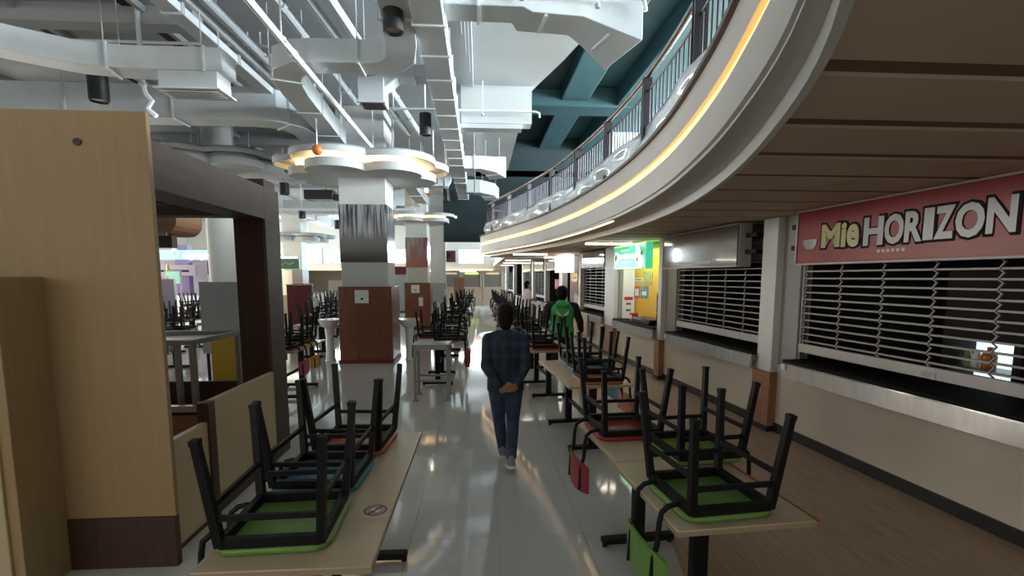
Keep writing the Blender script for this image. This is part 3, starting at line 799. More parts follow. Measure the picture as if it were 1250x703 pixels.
# hood hanging at the back of the kiosk
h = thing('wooden_hood', 'brown wooden hood with rounded corner hanging behind the kiosk beam', 'hood', (-3.98, 6.1, 2.2))
poly = [(-2.6, 0.06), (0.60, 0.06)] + [(0.60 + 0.14 * math.sin(R(a)), 0.20 - 0.14 * math.cos(R(a))) for a in (20, 45, 70, 90)] + [(0.74, 0.36), (-2.6, 0.36)]
o = MB().prism(poly, 0, 0.5).build('hood_box', 'plank_brown', h, smooth=0); o.matrix_local = Matrix.Rotation(R(90), 4, 'X')
bx('steel_edge', 'steel_dull', h, -2.6, 0.64, -0.52, -0.50, 0.04, 0.075)
bx('dark_screen', 'black_plastic', h, -2.6, 0.62, -0.4, -0.3, -0.08, 0.05)
for x in (-1.5, 0.4): bx('bracket', 'black_metal', h, x - 0.03, x + 0.03, -0.95, -0.3, 0.30, 0.345)

# low counter and steel frame inside the kiosk
c = thing('kiosk_counter', 'low dark counter with steel edge inside the kiosk', 'counter', (-3.3, 4.9, 0))
bx('body', 'dark_wood', c, -1.3, 0.92, -0.35, 0.75, 0.0, 0.36)
for a in ((-1.3, 0.92, -0.35, -0.31), (-1.3, 0.92, 0.71, 0.75), (-1.3, -1.26, -0.31, 0.71), (0.88, 0.92, -0.31, 0.71)): bx('well_side', 'dark_wood', c, *a, 0.36, 0.64)
for x0, x1 in ((-0.9, -0.05), (0.0, 0.9)):
    for z0, z1 in ((0.08, 0.30), (0.33, 0.55)): bx('drawer_front', 'plank_brown', c, x0, x1, -0.37, -0.35, z0, z1)
bx('stone_bed', 'granite', c, -1.26, 0.88, -0.31, 0.71, 0.36, 0.39); bx('steel_edge', 'steel', c, -1.32, 0.94, -0.40, -0.36, 0.59, 0.645)
t = thing('display_rack', 'grey steel display rack standing on the kiosk counter', 'rack', (-3.3, 4.9, 0.64))
for x, y in ((0.45, -0.10), (0.70, -0.30), (0.72, 0.50), (-0.95, -0.30), (-0.95, 0.50)): bx('leg', 'steel_dull', t, x - 0.022, x + 0.022, y - 0.022, y + 0.022, 0 if abs(y + 0.30) < 0.02 or x < -0.9 else -0.25, 0.55)
m = MB(); m.beam((-1.2, -0.30, 0.57), (0.72, -0.30, 0.57), 0.05, 0.045); m.beam((0.70, -0.30, 0.57), (0.74, 0.52, 0.57), 0.05, 0.045); m.beam((0.74, 0.50, 0.57), (-1.2, 0.50, 0.57), 0.05, 0.045)
m.build('top_rail', 'steel_dull', t)
bx('shelf_top', 'table_top', t, -1.15, 0.55, 0.05, 0.47, 0.535, 0.555)
t = thing('grey_board', 'plain grey upright board behind the kiosk post', 'board', (-3.72, 7.3, 0)); bx('sheet', 'grey_board', t, -0.26, 0.32, 0, 0.03, 0.70, 1.73)
for x in (-0.2, 0.27): bx('leg', 'black_metal', t, x - .015, x + .015, 0.0, 0.03, 0, 0.70)
t = thing('yellow_cabinet', 'dark yellow cabinet standing below the grey board', 'cabinet', (-3.3, 6.6, 0)); bx('sheet', 'yellow_board', t, -0.2, 0.22, 0, 0.04, 0.42, 1.02, 0.004); bx('foot', 'dark_wood', t, -0.2, 0.22, -0.05, 0.09, 0.0, 0.42)

# ------------------------------------------------------------------ pillars with wood cladding and printed film
def big_pillar(name, x0, x1, y0, y1, prt, zp0, zp1, label, paper=True, top=5.2):
    p = sroot(name, ((x0 + x1) / 2, y0, 0), 0, label); hx = (x1 - x0) / 2; d = y1 - y0
    bx('shaft', 'plaster', p, -hx, hx, 0, d, 0, top, 0.01)
    e = 0.012
    for (a, b, c_, d_) in ((-hx - e, hx + e, -e, 0), (-hx - e, hx + e, d, d + e)): bx('printed_film', prt, p, a, b, c_, d_, zp0, zp1)
    bx('printed_film', prt, p, hx, hx + e, 0, d, zp0, zp1); bx('printed_film', prt, p, -hx - e, -hx, 0, d, zp0, zp1)
    g = 0.06
    bx('cladding_panel', 'cladding', p, -hx - g, hx + g, -g - .015, -g, 0.07, 1.60, 0.003); bx('cladding_panel', 'cladding', p, hx + g, hx + g + .015, -g, d + g, 0.07, 1.60, 0.003)
    bx('cladding_panel', 'cladding', p, -hx - g - .015, -hx - g, -g, d + g, 0.07, 1.60, 0.003); bx('cladding_panel', 'cladding', p, -hx - g, hx + g, d + g, d + g + .015, 0.07, 1.60, 0.003)
    bx('cladding_cap', 'dark_wood', p, -hx - g, hx + g, -g, d + g, 1.575, 1.60)
    bx('red_plinth', 'red_base', p, -hx - g - .03, hx + g + .03, -g - .03, d + g + .03, 0, 0.07)
    if paper:
        q = bx('paper_notice', 'paper', p, -0.20, 0.08, -g - .02, -g - .015, 1.26, 1.53); bx('print', 'letter_dark', q, -0.08, -0.03, -g - .022, -g - .02, 1.33, 1.37)
    return p
big_pillar('pillar', -2.83, -1.89, 10.42, 11.32, 'forest_print', 2.10, 3.27, 'square pillar with dark forest print and brown wood base')
big_pillar('pillar', -2.46, -1.74, 17.0, 17.8, 'blossom_print', 2.12, 3.12, 'square pillar with reddish print and brown wood base')
p = sroot('pillar', (-1.73, 21.0, 0), 0, 'plain pale square pillar behind the reddish one'); bx('shaft', 'plaster', p, -0.31, 0.31, 0, 0.62, 0, 5.2, 0.01); bx('film_edge', 'window_frame', p, 0.31, 0.34, -0.02, 0.05, 0.6, 3.9); bx('grey_base', 'grey_board', p, -0.33, 0.33, -0.02, 0.64, 0, 1.55)
p = sroot('pillar', (-5.94, 12.0, 0), 0, 'round cream pillar behind the kiosk'); MB().lathe([(0.31, 0), (0.31, 5.2)], n=28).build('shaft', 'plaster', p); MB().lathe([(0.325, 0), (0.325, 0.25), (0.31, 0.27)], n=28).build('collar', 'cladding', p)
p = sroot('pillar', (-8.75, 24.0, 0), 0, 'far square grey pillar at the left'); bx('shaft', 'plaster', p, -0.42, 0.42, 0, 0.8, 0, 5.2); bx('film', 'grey_board', p, -0.43, 0.43, -0.02, 0.82, 1.55, 2.15); bx('cladding_panel', 'cladding', p, -0.5, 0.5, -0.06, 0.86, 0, 1.5)

# white pedestal basins on the pillar base
def basin(x, y, rz, label):
    b = thing('pedestal_basin', label, 'wash basin', (x, y, 0), rz, 'pedestal basins at the pillar')
    MB().lathe([(0.11, 0), (0.085, 0.1), (0.08, 0.5), (0.10, 0.72)], n=16).build('pedestal', 'white_ceramic', b)
    MB().lathe([(0.09, 0.70), (0.20, 0.76), (0.255, 0.87), (0.265, 0.90), (0.235, 0.90), (0.16, 0.80), (0.02, 0.79)], n=20, sx=1, sy=0.85).build('bowl', 'white_ceramic', b)
    t = MB().path([(0.0, 0.19, 0.90), (0, 0.19, 1.02), (0, 0.14, 1.05), (0, 0.08, 1.03)], 0.012, 6).build('tap', 'chrome', b)
    bx('soap_box', 'paper', b, -0.06, 0.06, 0.22, 0.30, 1.18, 1.36, 0.005)
basin(-1.52, 10.75, R(-90), 'white pedestal basin right of the forest-print pillar')
basin(-3.22, 10.75, R(90), 'white pedestal basin left of the forest-print pillar')
basin(-1.42, 17.3, R(-90), 'white pedestal basin beside the reddish pillar')

# ------------------------------------------------------------------ tables
def table(x, y, rz, L, label, W=0.64, sticker=False, edge='table_edge', top='table_top', n=2):
    t = thing('dining_table', label, 'table', (x, y, 0), rz, 'food court tables')
    bx('table_top', top, t, -W / 2, W / 2, -L / 2, L / 2, 0.722, 0.75, 0.004)
    bx('edge_band', edge, t, -W / 2 - .002, W / 2 + .002, -L / 2 - .002, L / 2 + .002, 0.726, 0.746)
    ys = (-L / 2 + 0.28, L / 2 - 0.28) if n == 2 else (0,)
    for yy in ys:
        bx('post', 'black_metal', t, -0.04, 0.04, yy - 0.03, yy + 0.03, 0.05, 0.70, 0.006)
        bx('foot_bar', 'black_metal', t, -0.25, 0.25, yy - 0.032, yy + 0.032, 0.022, 0.062, 0.006)
        bx('top_plate', 'black_metal', t, -0.24, 0.24, yy - 0.03, yy + 0.03, 0.69, 0.722)
        for sx in (-0.23, 0.23): MB().lathe([(0.018, 0.0), (0.018, 0.012), (0.008, 0.022)], (sx, yy, 0), 8).build('glide', 'black_metal', t)
    if n == 2: bx('stretcher', 'black_metal', t, -0.015, 0.015, ys[0], ys[1], 0.30, 0.34)
    return t
def mini_table(x, y, rz, L, label, W=0.64):
    t = thing('dining_table', label, 'table', (x, y, 0), rz, 'food court tables')
    bx('table_top', 'table_top', t, -W / 2, W / 2, -L / 2, L / 2, 0.722, 0.75)
    for yy in (-L / 2 + 0.28, L / 2 - 0.28):
        bx('post', 'black_metal', t, -0.04, 0.04, yy - 0.03, yy + 0.03, 0.05, 0.72); bx('foot_bar', 'black_metal', t, -0.25, 0.25, yy - 0.03, yy + 0.03, 0.0, 0.05)
    return t

# ------------------------------------------------------------------ chair, turned upside down on its seat; the back hangs down on the -x side
def rounded(hx, hy, r, n=5):
    out = []
    for cx, cy, a0 in ((hx - r, hy - r, 0), (-hx + r, hy - r, 90), (-hx + r, -hy + r, 180), (hx - r, -hy + r, 270)):
        out += [(cx + r * math.cos(R(a0 + 90 * k / n)), cy + r * math.sin(R(a0 + 90 * k / n))) for k in range(n + 1)]
    return out
def pad_mesh(m):
    b = MB(); rings = []
    for off, z in ((0.014, 0.0), (0.004, 0.004), (0.0, 0.012), (0.0, 0.024), (0.006, 0.030)):
        rings.append([Vector((x, y, z)) for x, y in rounded(0.215 - off, 0.215 - off, 0.07)])
    return b.ring(rings).mesh('seat_pad', m, 50)
def back_mesh(m):
    b = MB(); rings = []
    for i in range(9):
        y = -0.20 + 0.05 * i; cx = -0.295 + 0.035 * (1 - (y / 0.2) ** 2) * -1
        hh = 0.105 - 0.02 * (abs(y) / 0.2) ** 3
        rings.append([Vector((cx - 0.007 + t_, y, -0.255 + s_ * hh)) for t_, s_ in ((0, -1), (0.014, -1), (0.014, 1), (0, 1))])
    return b.ring(rings).mesh('backrest', m, 50)
FR = MB()
a_, b_ = 0.185, 0.195
FR.beam((-a_, -b_, 0.050), (a_, -b_, 0.050), 0.028, 0.04); FR.beam((-a_, b_, 0.050), (a_, b_, 0.050), 0.028, 0.04)
FR.beam((-a_, -b_, 0.050), (-a_, b_, 0.050), 0.028, 0.04); FR.beam((a_, -b_, 0.050), (a_, b_, 0.050), 0.028, 0.04)
CH = {'seat_frame': FR.mesh('seat_frame', 'black_metal')}
legs = []
for sx in (-1, 1):
    for sy in (-1, 1):
        m = MB(); m.beam((sx * a_, sy * b_, 0.04), (sx * (a_ + 0.035), sy * (b_ + 0.055), 0.465), 0.032, 0.036, 0.028, 0.030)
        m.beam((sx * (a_ + 0.0338), sy * (b_ + 0.0535), 0.452), (sx * (a_ + 0.0355), sy * (b_ + 0.0555), 0.472), 0.032, 0.034)
        legs.append(m.mesh('leg', 'black_metal'))
strs = []
for z, f in ((0.155, 0.27),):
    ax, by = a_ + 0.035 * f, b_ + 0.055 * f
    for p0, p1 in (((-ax, -by, z), (ax, -by, z)), ((-ax, by, z), (ax, by, z)), ((-ax, -by, z + 0.05), (-ax, by, z + 0.05)), ((ax, -by, z + 0.05), (ax, by, z + 0.05))):
        strs.append(MB().beam(p0, p1, 0.016, 0.022).mesh('stretcher', 'black_metal'))
bts = []
for sy in (-1, 1):
    y = sy * 0.12
    bts.append(MB().path([(-0.17, y, 0.055), (-0.22, y, 0.052), (-0.255, y, 0.045), (-0.285, y, 0.02), (-0.295, y, -0.03), (-0.30, y, -0.12), (-0.318, y, -0.20), (-0.325, y, -0.34)], 0.0125, 8).mesh('back_tube', 'black_metal', 50))
PADS = {n: (pad_mesh('pad_' + n), back_mesh('pad_' + n)) for n in ('green', 'blue', 'orange', 'red', 'purple', 'teal_pad', 'black_pad', 'pink', 'yellow')}
def chair(x, y, rz, col, label, group='upturned chairs', z=0.7505, full=True):
    c = thing('upturned_chair', label, 'chair', (x, y, z), rz, group)
    pm, bm_ = PADS[col]
    link('seat_pad', pm, c); link('backrest', bm_, c); link('seat_frame', CH['seat_frame'], c)
    for l in legs: link('leg', l, c)
    for s in (strs if full else strs[:2]): link('stretcher', s, c)
    for b in bts: link('back_tube', b, c)
    return c

# left table beside the aisle
t = table(-0.72, 2.50, 0, 1.56, 'pale laminate table with three upturned chairs beside the kiosk')
chair(-0.805, 2.03, R(2), 'green', 'upturned chair with green seat, nearest on the left table')
chair(-0.81, 2.55, R(-2), 'blue', 'upturned chair with blue seat in the middle of the left table')
chair(-0.77, 3.06, R(-4), 'orange', 'upturned chair with orange seat at the far end of the left table')
mat('sticker_pink', (0.50, 0.30, 0.28), 0.5); mat('sticker_dark', (0.16, 0.05, 0.05), 0.5)
st = thing('round_sticker', 'round faded no-sitting sticker on the left table', 'sticker', (-0.475, 2.16, 0.7502))
MB().lathe([(0.001, 0), (0.052, 0), (0.052, 0.0008), (0.001, 0.0008)], n=28).build('disc', 'sticker_pink', st)
m = MB(); n = 28; rings = [[Vector((r * math.cos(2 * math.pi * j / n), r * math.sin(2 * math.pi * j / n), z)) for j in range(n)] for r, z in ((0.044, .0009), (0.052, .0009), (0.052, .0014), (0.044, .0014), (0.044, .0009))]
m.ring(rings, cap=False).build('ring_print', 'sticker_dark', st)
MB().box(-0.045, 0.045, -0.006, 0.006, 0.0009, 0.0014, Matrix.Rotation(R(55), 4, 'Z')).build('bar_print', 'sticker_dark', st)
MB().box(-0.02, 0.02, -0.012, 0.012, 0.0009, 0.0012, Matrix.Rotation(R(-30), 4, 'Z') ).build('figure_print', 'paper', st)

# right-hand row of tables, running with the stall front
RT = R(4.5)
table(1.105, 2.30, RT, 0.78, 'nearest table of the right row with orange edge and one green chair', n=1, edge='table_edge')
m = MB().box(0.322, 0.334, -0.39, 0.39, 0.722, 0.751).build('orange_edge', 'pad_orange', bpy.data.objects['dining_table.001'])
table(1.06, 3.10, RT, 0.80, 'second table of the right row carrying a green and a red chair', n=1)
chair(1.065, 2.165, R(6), 'green', 'upturned chair with green seat, nearest of the right row')
chair(1.275, 2.79, R(186), 'green', 'second upturned green-seated chair of the right row, back to the stalls')
chair(0.965, 3.22, R(5), 'red', 'upturned chair with red seat whose red back hangs over the aisle')
table(1.12, 5.37, RT, 1.50, 'third table of the right row with orange and blue-green chairs')
chair(1.20, 4.86, R(184), 'orange', 'upturned chair with orange seat at the near end of the third right table')
chair(1.24, 5.38, R(186), 'teal_pad', 'upturned blue-green chair in the middle of the third right table')
chair(1.22, 5.88, R(183), 'teal_pad', 'upturned blue-green chair at the far end of the third right table')
chair(0.95, 5.80, R(5), 'blue', 'upturned blue chair on the aisle side of the third right table') if False else None
table(0.99, 7.65, RT, 1.50, 'fourth table of the right row just before the green jacket')
for i, (dx, dy, a, c_, w_) in enumerate(((-0.08, -0.48, 5, 'red', 'nearest on the fourth right table, red seat'), (-0.08, 0.02, 5, 'red', 'in the middle of the fourth right table, red seat'), (-0.08, 0.50, 4, 'black_pad', 'at the far end of the fourth right table, black seat'))):
    chair(0.99 + dx - 0.07 * dy, 7.65 + dy, R(a), c_, 'upturned chair ' + w_)
ORD = ['fifth', 'sixth', 'seventh', 'eighth', 'ninth', 'tenth']
colr = ['black_pad', 'teal_pad', 'red', 'black_pad', 'orange', 'purple']
cname = {'black_pad': 'black', 'teal_pad': 'blue-green', 'red': 'red', 'orange': 'orange', 'purple': 'purple', 'pink': 'pink', 'yellow': 'yellow', 'blue': 'blue', 'green': 'green'}
for i in range(6):
    y = 10.0 + 2.5 * i; x = 0.98 - 0.02 * i
    mini_table(x, y, RT, 1.5, '%s table of the right row counted from the camera' % ORD[i])
    for j, dy in enumerate((-0.5, 0.0, 0.5)):
        c_ = colr[(i + j) % 6]
        chair(x + (0.08 if j % 2 else -0.06), y + dy, R(184 if j % 2 else 4), c_, 'upturned chair with %s seat, %s on the %s right table' % (cname[c_], ('nearest', 'middle', 'farthest')[j], ORD[i]), full=i < 2)

# steel side table and the purple chairs behind it
t = thing('steel_table', 'narrow stainless steel table standing in the aisle', 'table', (-0.70, 7.3, 0))
bx('top', 'steel_dull', t, -0.26, 0.26, -0.22, 0.26, 0.80, 0.825); m = MB(); m.box(-0.27, 0.27, -0.235, -0.215, 0.755, 0.83); m.box(-0.27, -0.25, -0.235, 0.27, 0.755, 0.83); m.box(0.25, 0.27, -0.235, 0.27, 0.755, 0.83); m.build('apron', 'steel_dull', t)
for x in (-0.235, 0.235):
    for y in (-0.19, 0.22):
        bx('leg', 'steel_dull', t, x - 0.02, x + 0.02, y - 0.02, y + 0.02, 0.012, 0.80); bx('foot_plate', 'steel_dull', t, x - 0.045, x + 0.045, y - 0.045, y + 0.045, 0, 0.012)
for y in (-0.19, 0.22): bx('cross_bar', 'steel_dull', t, -0.235, 0.235, y - 0.012, y + 0.012, 0.28, 0.31)
table(-0.70, 8.62, 0, 1.5, 'table behind the steel table with purple chairs')
chair(-0.54, 8.15, R(182), 'purple', 'upturned purple-seated chair nearest behind the steel table')
chair(-0.84, 8.66, R(-3), 'purple', 'upturned purple chair at the left behind the steel table')
chair(-0.56, 9.12, R(180), 'black_pad', 'upturned black chair at the far end behind the steel table')
# red bag hanging by a strap
b = thing('red_backrest_bag', 'red cloth bag hanging from the purple chair in the aisle', 'bag', (-0.20, 8.05, 0.32))
m = MB(); m.ring([[Vector((x * w, y * d, z)) for x, y in ((-1, -1), (1, -1), (1.1, 0), (1, 1), (-1, 1), (-1.1, 0))] for w, d, z in ((0.03, 0.04, 0.0), (0.05, 0.07, 0.10), (0.045, 0.06, 0.24), (0.015, 0.02, 0.33))])
m.build('sack', 'pad_red', b, smooth=60); MB().path([(0, 0, 0.32), (0.01, 0, 0.42), (-0.03, 0, 0.50), (-0.09, 0, 0.50)], 0.008, 6).build('strap', 'strap_black', b)
for i, (y, c0) in enumerate(((11.6, 'black_pad'), (14.4, 'red'), (17.6, 'black_pad'), (20.6, 'black_pad'), (24, 'purple'))):
    nm = ('first', 'second', 'third', 'fourth', 'fifth')[i]
    x = -0.72 + 0.03 * i
    mini_table(x, y, 0, 1.5, '%s table past the purple chairs on the left of the aisle' % nm)
    for j, (dx, dy) in enumerate(((0.10, -0.48), (-0.10, 0.0), (0.10, 0.48))):
        c_ = c0 if j != 1 else 'black_pad'
        chair(x + dx, y + dy, R(180 if dx > 0 else 0), c_, 'upturned %s-seated chair, %s on the %s table past the purple chairs' % (cname[c_], ('nearest', 'middle', 'farthest')[j], nm), full=i < 2)

# tables left of the forest-print pillar
table(-2.92, 7.75, 0, 1.4, 'table half hidden by the kiosk post with pink chair backs')
chair(-2.86, 7.28, R(180), 'pink', 'upturned chair with pink seat nearest beside the kiosk post')
chair(-2.86, 7.78, R(180), 'yellow', 'upturned chair with yellow seat beside the kiosk post')
chair(-2.95, 8.24, R(0), 'black_pad', 'upturned black chair at the far end beside the kiosk post')
spots = [(-3.75, 11.6, 'black_pad', 'orange'), (-4.5, 14.6, 'red', 'black_pad'), (-5.3, 18.0, 'black_pad', 'red'), (-3.1, 14.2, 'yellow', 'purple'), (-3.6, 18.8, 'orange', 'black_pad'),
         (-6.05, 9.7, 'black_pad', 'orange'), (-7.3, 12.6, 'black_pad', 'red'), (-9.6, 15.0, 'black_pad', 'black_pad'), (-7.3, 17.2, 'black_pad', 'orange'), (-10.5, 19.0, 'black_pad', 'red'), (-6.4, 21.5, 'black_pad', 'red'), (-4.6, 23.5, 'black_pad', 'yellow'), (-2.9, 22.8, 'red', 'black_pad'), (-2.6, 27, 'black_pad', 'black_pad')]
place = ['just left of the forest-print pillar', 'farther left of the forest-print pillar', 'far left behind the forest-print pillar', 'before the reddish pillar', 'left of the reddish pillar', 'behind the kiosk steel frame', 'second behind the kiosk steel frame',
         'deep behind the kiosk', 'behind the round cream pillar', 'near the far-left stalls', 'in the far left middle', 'far behind the forest-print pillar', 'behind the reddish pillar', 'at the far end left of the aisle']
for i, (x, y, ca, cb) in enumerate(spots):
    mini_table(x, y, 0, 1.4, 'table ' + place[i])
    for j, (dx, dy, c_) in enumerate(((0.06, -0.46, ca), (-0.06, 0.0, cb), (0.06, 0.46, ca))):
        chair(x + dx, y + dy, R(180 if dx > 0 else 0), c_, 'upturned %s-seated chair, %s on the table %s' % (cname[c_], ('nearest', 'middle', 'farthest')[j], place[i]), full=False)
# ------------------------------------------------------------------ people
def cap(m, p0, p1, r0, r1):
    m.path([p0, p1], [r0, r1], 12); m.ell(p0, (r0, r0, r0), n=12, m=8); m.ell(p1, (r1, r1, r1), n=12, m=8)
def chain(m, pts):
    for (p, r), (q, s) in zip(pts, pts[1:]): cap(m, p, q, r, s)
def loft(m, secs, n=20):
    """secs: (cx, cy, z, rx, ry)"""
    m.ring([[Vector((cx + rx * math.cos(2 * math.pi * j / n), cy + ry * math.sin(2 * math.pi * j / n), z)) for j in range(n)] for cx, cy, z, rx, ry in secs])
def skinned(m, name, material, parent, vox=0.012, it=6):
    o = m.build(name, material, parent, smooth=180)
    r = o.modifiers.new('remesh', 'REMESH'); r.mode = 'VOXEL'; r.voxel_size = vox; r.use_smooth_shade = True
    s = o.modifiers.new('smooth', 'SMOOTH'); s.iterations = it; s.factor = 0.5
    return o
def hand(m, wrist, d, side, curl, thumb_dir):
    """palm + five fingers of different lengths; d = pointing direction, side = across the knuckles, curl = towards the palm side"""
    w = Vector(wrist); d = Vector(d).normalized(); sd = Vector(side).normalized(); cu = Vector(curl).normalized()
    for k in (-1, -0.33, 0.33, 1): cap(m, w, w + d * 0.085 + sd * 0.027 * k, 0.018, 0.013)
    for k, L in ((-1, 0.060), (-0.33, 0.075), (0.33, 0.080), (1, 0.068)):
        a = w + d * 0.085 + sd * 0.029 * k; b = a + d * L * 0.5 + cu * 0.010; c = b + d * L * 0.30 + cu * 0.022
        chain(m, [(a, 0.0105), (b, 0.0095), (c, 0.0080)])
    td = Vector(thumb_dir).normalized()
    a = w + d * 0.025 + td * 0.02; b = a + d * 0.030 + td * 0.028; c = b + d * 0.030 + td * 0.006 + cu * 0.008
    chain(m, [(a, 0.014), (b, 0.012), (c, 0.0095)])

def person(loc, rz, sc, label, sh, arms, legs_, top, bottom, hands, hooded=False, plain_sleeves=None, short=False):
    root = thing('person', label, 'person', loc, rz); root.scale = (sc, sc, sc)
    # body: one skin surface from head to ankles (1.60 m tall)
    b = MB()
    b.ell((0, 0.012, 1.475), (0.072, 0.090, 0.108)); b.ell((0, 0.040, 1.405), (0.052, 0.058, 0.062))
    b.ell((0, 0.105, 1.445), (0.013, 0.018, 0.022)); b.ell((0, 0.097, 1.470), (0.010, 0.010, 0.030))
    for s in (-1, 1): b.ell((s * 0.074, 0.005, 1.455), (0.012, 0.022, 0.032)); b.ell((s * 0.035, 0.080, 1.435), (0.022, 0.018, 0.020))
    b.ell((0, 0.092, 1.400), (0.024, 0.012, 0.009))
    cap(b, (0, -0.01, 1.28), (0, 0.0, 1.40), 0.055, 0.052)
    loft(b, [(0, 0, 0.74, 0.13, 0.09), (0, 0, 0.85, 0.135, 0.095), (0, 0, 0.97, 0.125, 0.09), (0, 0, 1.12, 0.155, 0.10), (0, 0, 1.24, 0.15, 0.085), (0, 0, 1.30, 0.06, 0.05)])
    for a in arms: chain(b, [(a[0], 0.045), (a[1], 0.038), (a[2], 0.027)])
    for (h_, k_, an) in legs_: chain(b, [(h_, 0.078), (k_, 0.050), (an, 0.036)])
    for hnd in hands: hand(b, *hnd)
    skinned(b, 'body', 'skin', root, 0.0085, 4)
    # hair
    m = MB(); m.ell((0, -0.012, 1.488), (0.088, 0.096, 0.102)); m.ell((0, -0.030, 1.43), (0.080, 0.070, 0.085))
    m.ell((0, -0.035, 1.375), (0.060, 0.052, 0.060)); m.ell((0, 0.045, 1.545), (0.062, 0.05, 0.030))
    skinned(m, 'hair', 'hair', root, 0.010, 5)
    for s in (-1, 1):
        e = MB(); e.ell((s * 0.030, 0.092, 1.475), (0.012, 0.008, 0.008)); e.build('eye', 'paper', root)
        e = MB(); e.ell((s * 0.030, 0.099, 1.475), (0.006, 0.003, 0.006)); e.build('pupil', 'black_metal', root)
    # top garment
    m = MB()
    loft(m, [(0, -0.005, sh['hem'], 0.182, 0.128), (0, -0.005, 0.84, 0.180, 0.128), (0, 0, 0.97, 0.166, 0.118), (0, 0, 1.10, 0.190, 0.128), (0, -0.005, 1.19, 0.198, 0.122), (0, -0.008, 1.255, 0.165, 0.098), (0, -0.008, 1.305, 0.085, 0.075), (0, -0.005, 1.33, 0.068, 0.062)])
    slv = m if plain_sleeves is None else MB()
    for a in arms:
        e1 = Vector(a[1]); w1 = Vector(a[2]); w1 = e1 + (w1 - e1) * 0.90
        if short: chain(slv, [(a[0], 0.066), (Vector(a[0]) + (e1 - Vector(a[0])) * 0.75, 0.058)])
        else: chain(slv, [(a[0], 0.068), (e1, 0.055), (w1, 0.041)])
        sx = 1 if a[0][0] > 0 else -1
        cap(slv, (sx * 0.09, -0.005, 1.262), (a[0][0], a[0][1], a[0][2] + 0.002), 0.055, 0.066)
    shirt = skinned(m, 'shirt' if not hooded else 'jacket', top, root, 0.011, 5)
    if plain_sleeves: skinned(slv, 'sleeves', plain_sleeves, root, 0.011, 5)
    # trousers
    m = MB(); loft(m, [(0, 0, 0.70, 0.15, 0.105), (0, 0, 0.78, 0.172, 0.122), (0, 0, 0.86, 0.160, 0.112), (0, 0, 0.92, 0.150, 0.105)])
    for (h_, k_, an) in legs_:
        an2 = Vector(an) + (Vector(k_) - Vector(an)) * 0.04
        chain(m, [(h_, 0.098), (Vector(h_) + (Vector(k_) - Vector(h_)) * 0.5, 0.082), (k_, 0.064), (Vector(k_) + (Vector(an) - Vector(k_)) * 0.35, 0.062), (an2, 0.050)])
    skinned(m, 'trousers', bottom, root, 0.011, 5)
    return root
def shoe(parent, ank, pitch, name='shoe', upper='shoe_grey'):
    a = Vector(ank); mx = Matrix.Translation((a.x, a.y, a.z)) @ Matrix.Rotation(pitch, 4, 'X')
    m = MB(); rings = []
    for y, w, z0, z1 in ((-0.075, 0.022, -0.06, 0.0), (-0.06, 0.034, -0.062, 0.03), (0.0, 0.040, -0.062, 0.035), (0.06, 0.042, -0.062, 0.01), (0.12, 0.046, -0.062, -0.015), (0.165, 0.036, -0.060, -0.03), (0.185, 0.018, -0.057, -0.042)):
        rings.append([mx @ Vector((x * w, y, z)) for x, z in ((-1, z0), (1, z0), (0.95, z0 + (z1 - z0) * 0.6), (0.5, z1), (-0.5, z1), (-0.95, z0 + (z1 - z0) * 0.6))])
    s = m.ring(rings).build(name, upper, parent, smooth=70)
    m = MB(); rings = []
    for y, w in ((-0.082, 0.024), (-0.062, 0.040), (0.0, 0.044), (0.12, 0.050), (0.17, 0.038), (0.192, 0.018)):
        rings.append([mx @ Vector((x * w, y, z)) for x, z in ((-1, -0.085), (1, -0.085), (1, -0.058), (-1, -0.058))])
    m.ring(rings).build('sole', 'sole', s, smooth=70)

# the walker in the aisle, hands folded behind the back
LG1 = [((0.083, 0.0, 0.79), (0.072, 0.0, 0.43), (0.040, -0.20, 0.115)), ((-0.083, 0.0, 0.79), (-0.058, 0.10, 0.43), (-0.020, 0.20, 0.085))]
AR1 = [((0.160, -0.01, 1.230), (0.190, -0.075, 0.985), (0.085, -0.185, 0.815)), ((-0.160, -0.01, 1.230), (-0.190, -0.075, 0.985), (-0.060, -0.195, 0.790))]
HN1 = [((0.075, -0.190, 0.812), (-1, -0.10, -0.22), (0.1, 0.1, 1), (0.0, 0.9, -0.2), (0, -0.2, 1)),
       ((-0.045, -0.200, 0.785), (1, -0.15, 0.12), (0, 0.2, -1), (0.2, 0.9, 0.2), (0, -0.6, 1))]
P1 = person((0.245, 4.62, 0), R(1), 0.985, 'person in dark blue checked shirt and jeans walking away, hands behind the back', {'hem': 0.735}, AR1, LG1, 'plaid', 'denim', HN1)
shoe(P1, (0.040, -0.20, 0.115), R(-14)); shoe(P1, (-0.020, 0.20, 0.085), 0)
m = MB()
pts = [(-0.075, 0.02, 1.318), (-0.088, -0.085, 1.285), (-0.055, -0.130, 1.20), (0.02, -0.140, 1.09), (0.10, -0.122, 0.99), (0.165, -0.06, 0.92), (0.175, 0.03, 0.90)]
for p, q in zip(pts, pts[1:]): m.beam(p, q, 0.030, 0.008, up=(0, -1, 0.2))
m.build('bag_strap', 'strap_black', P1)

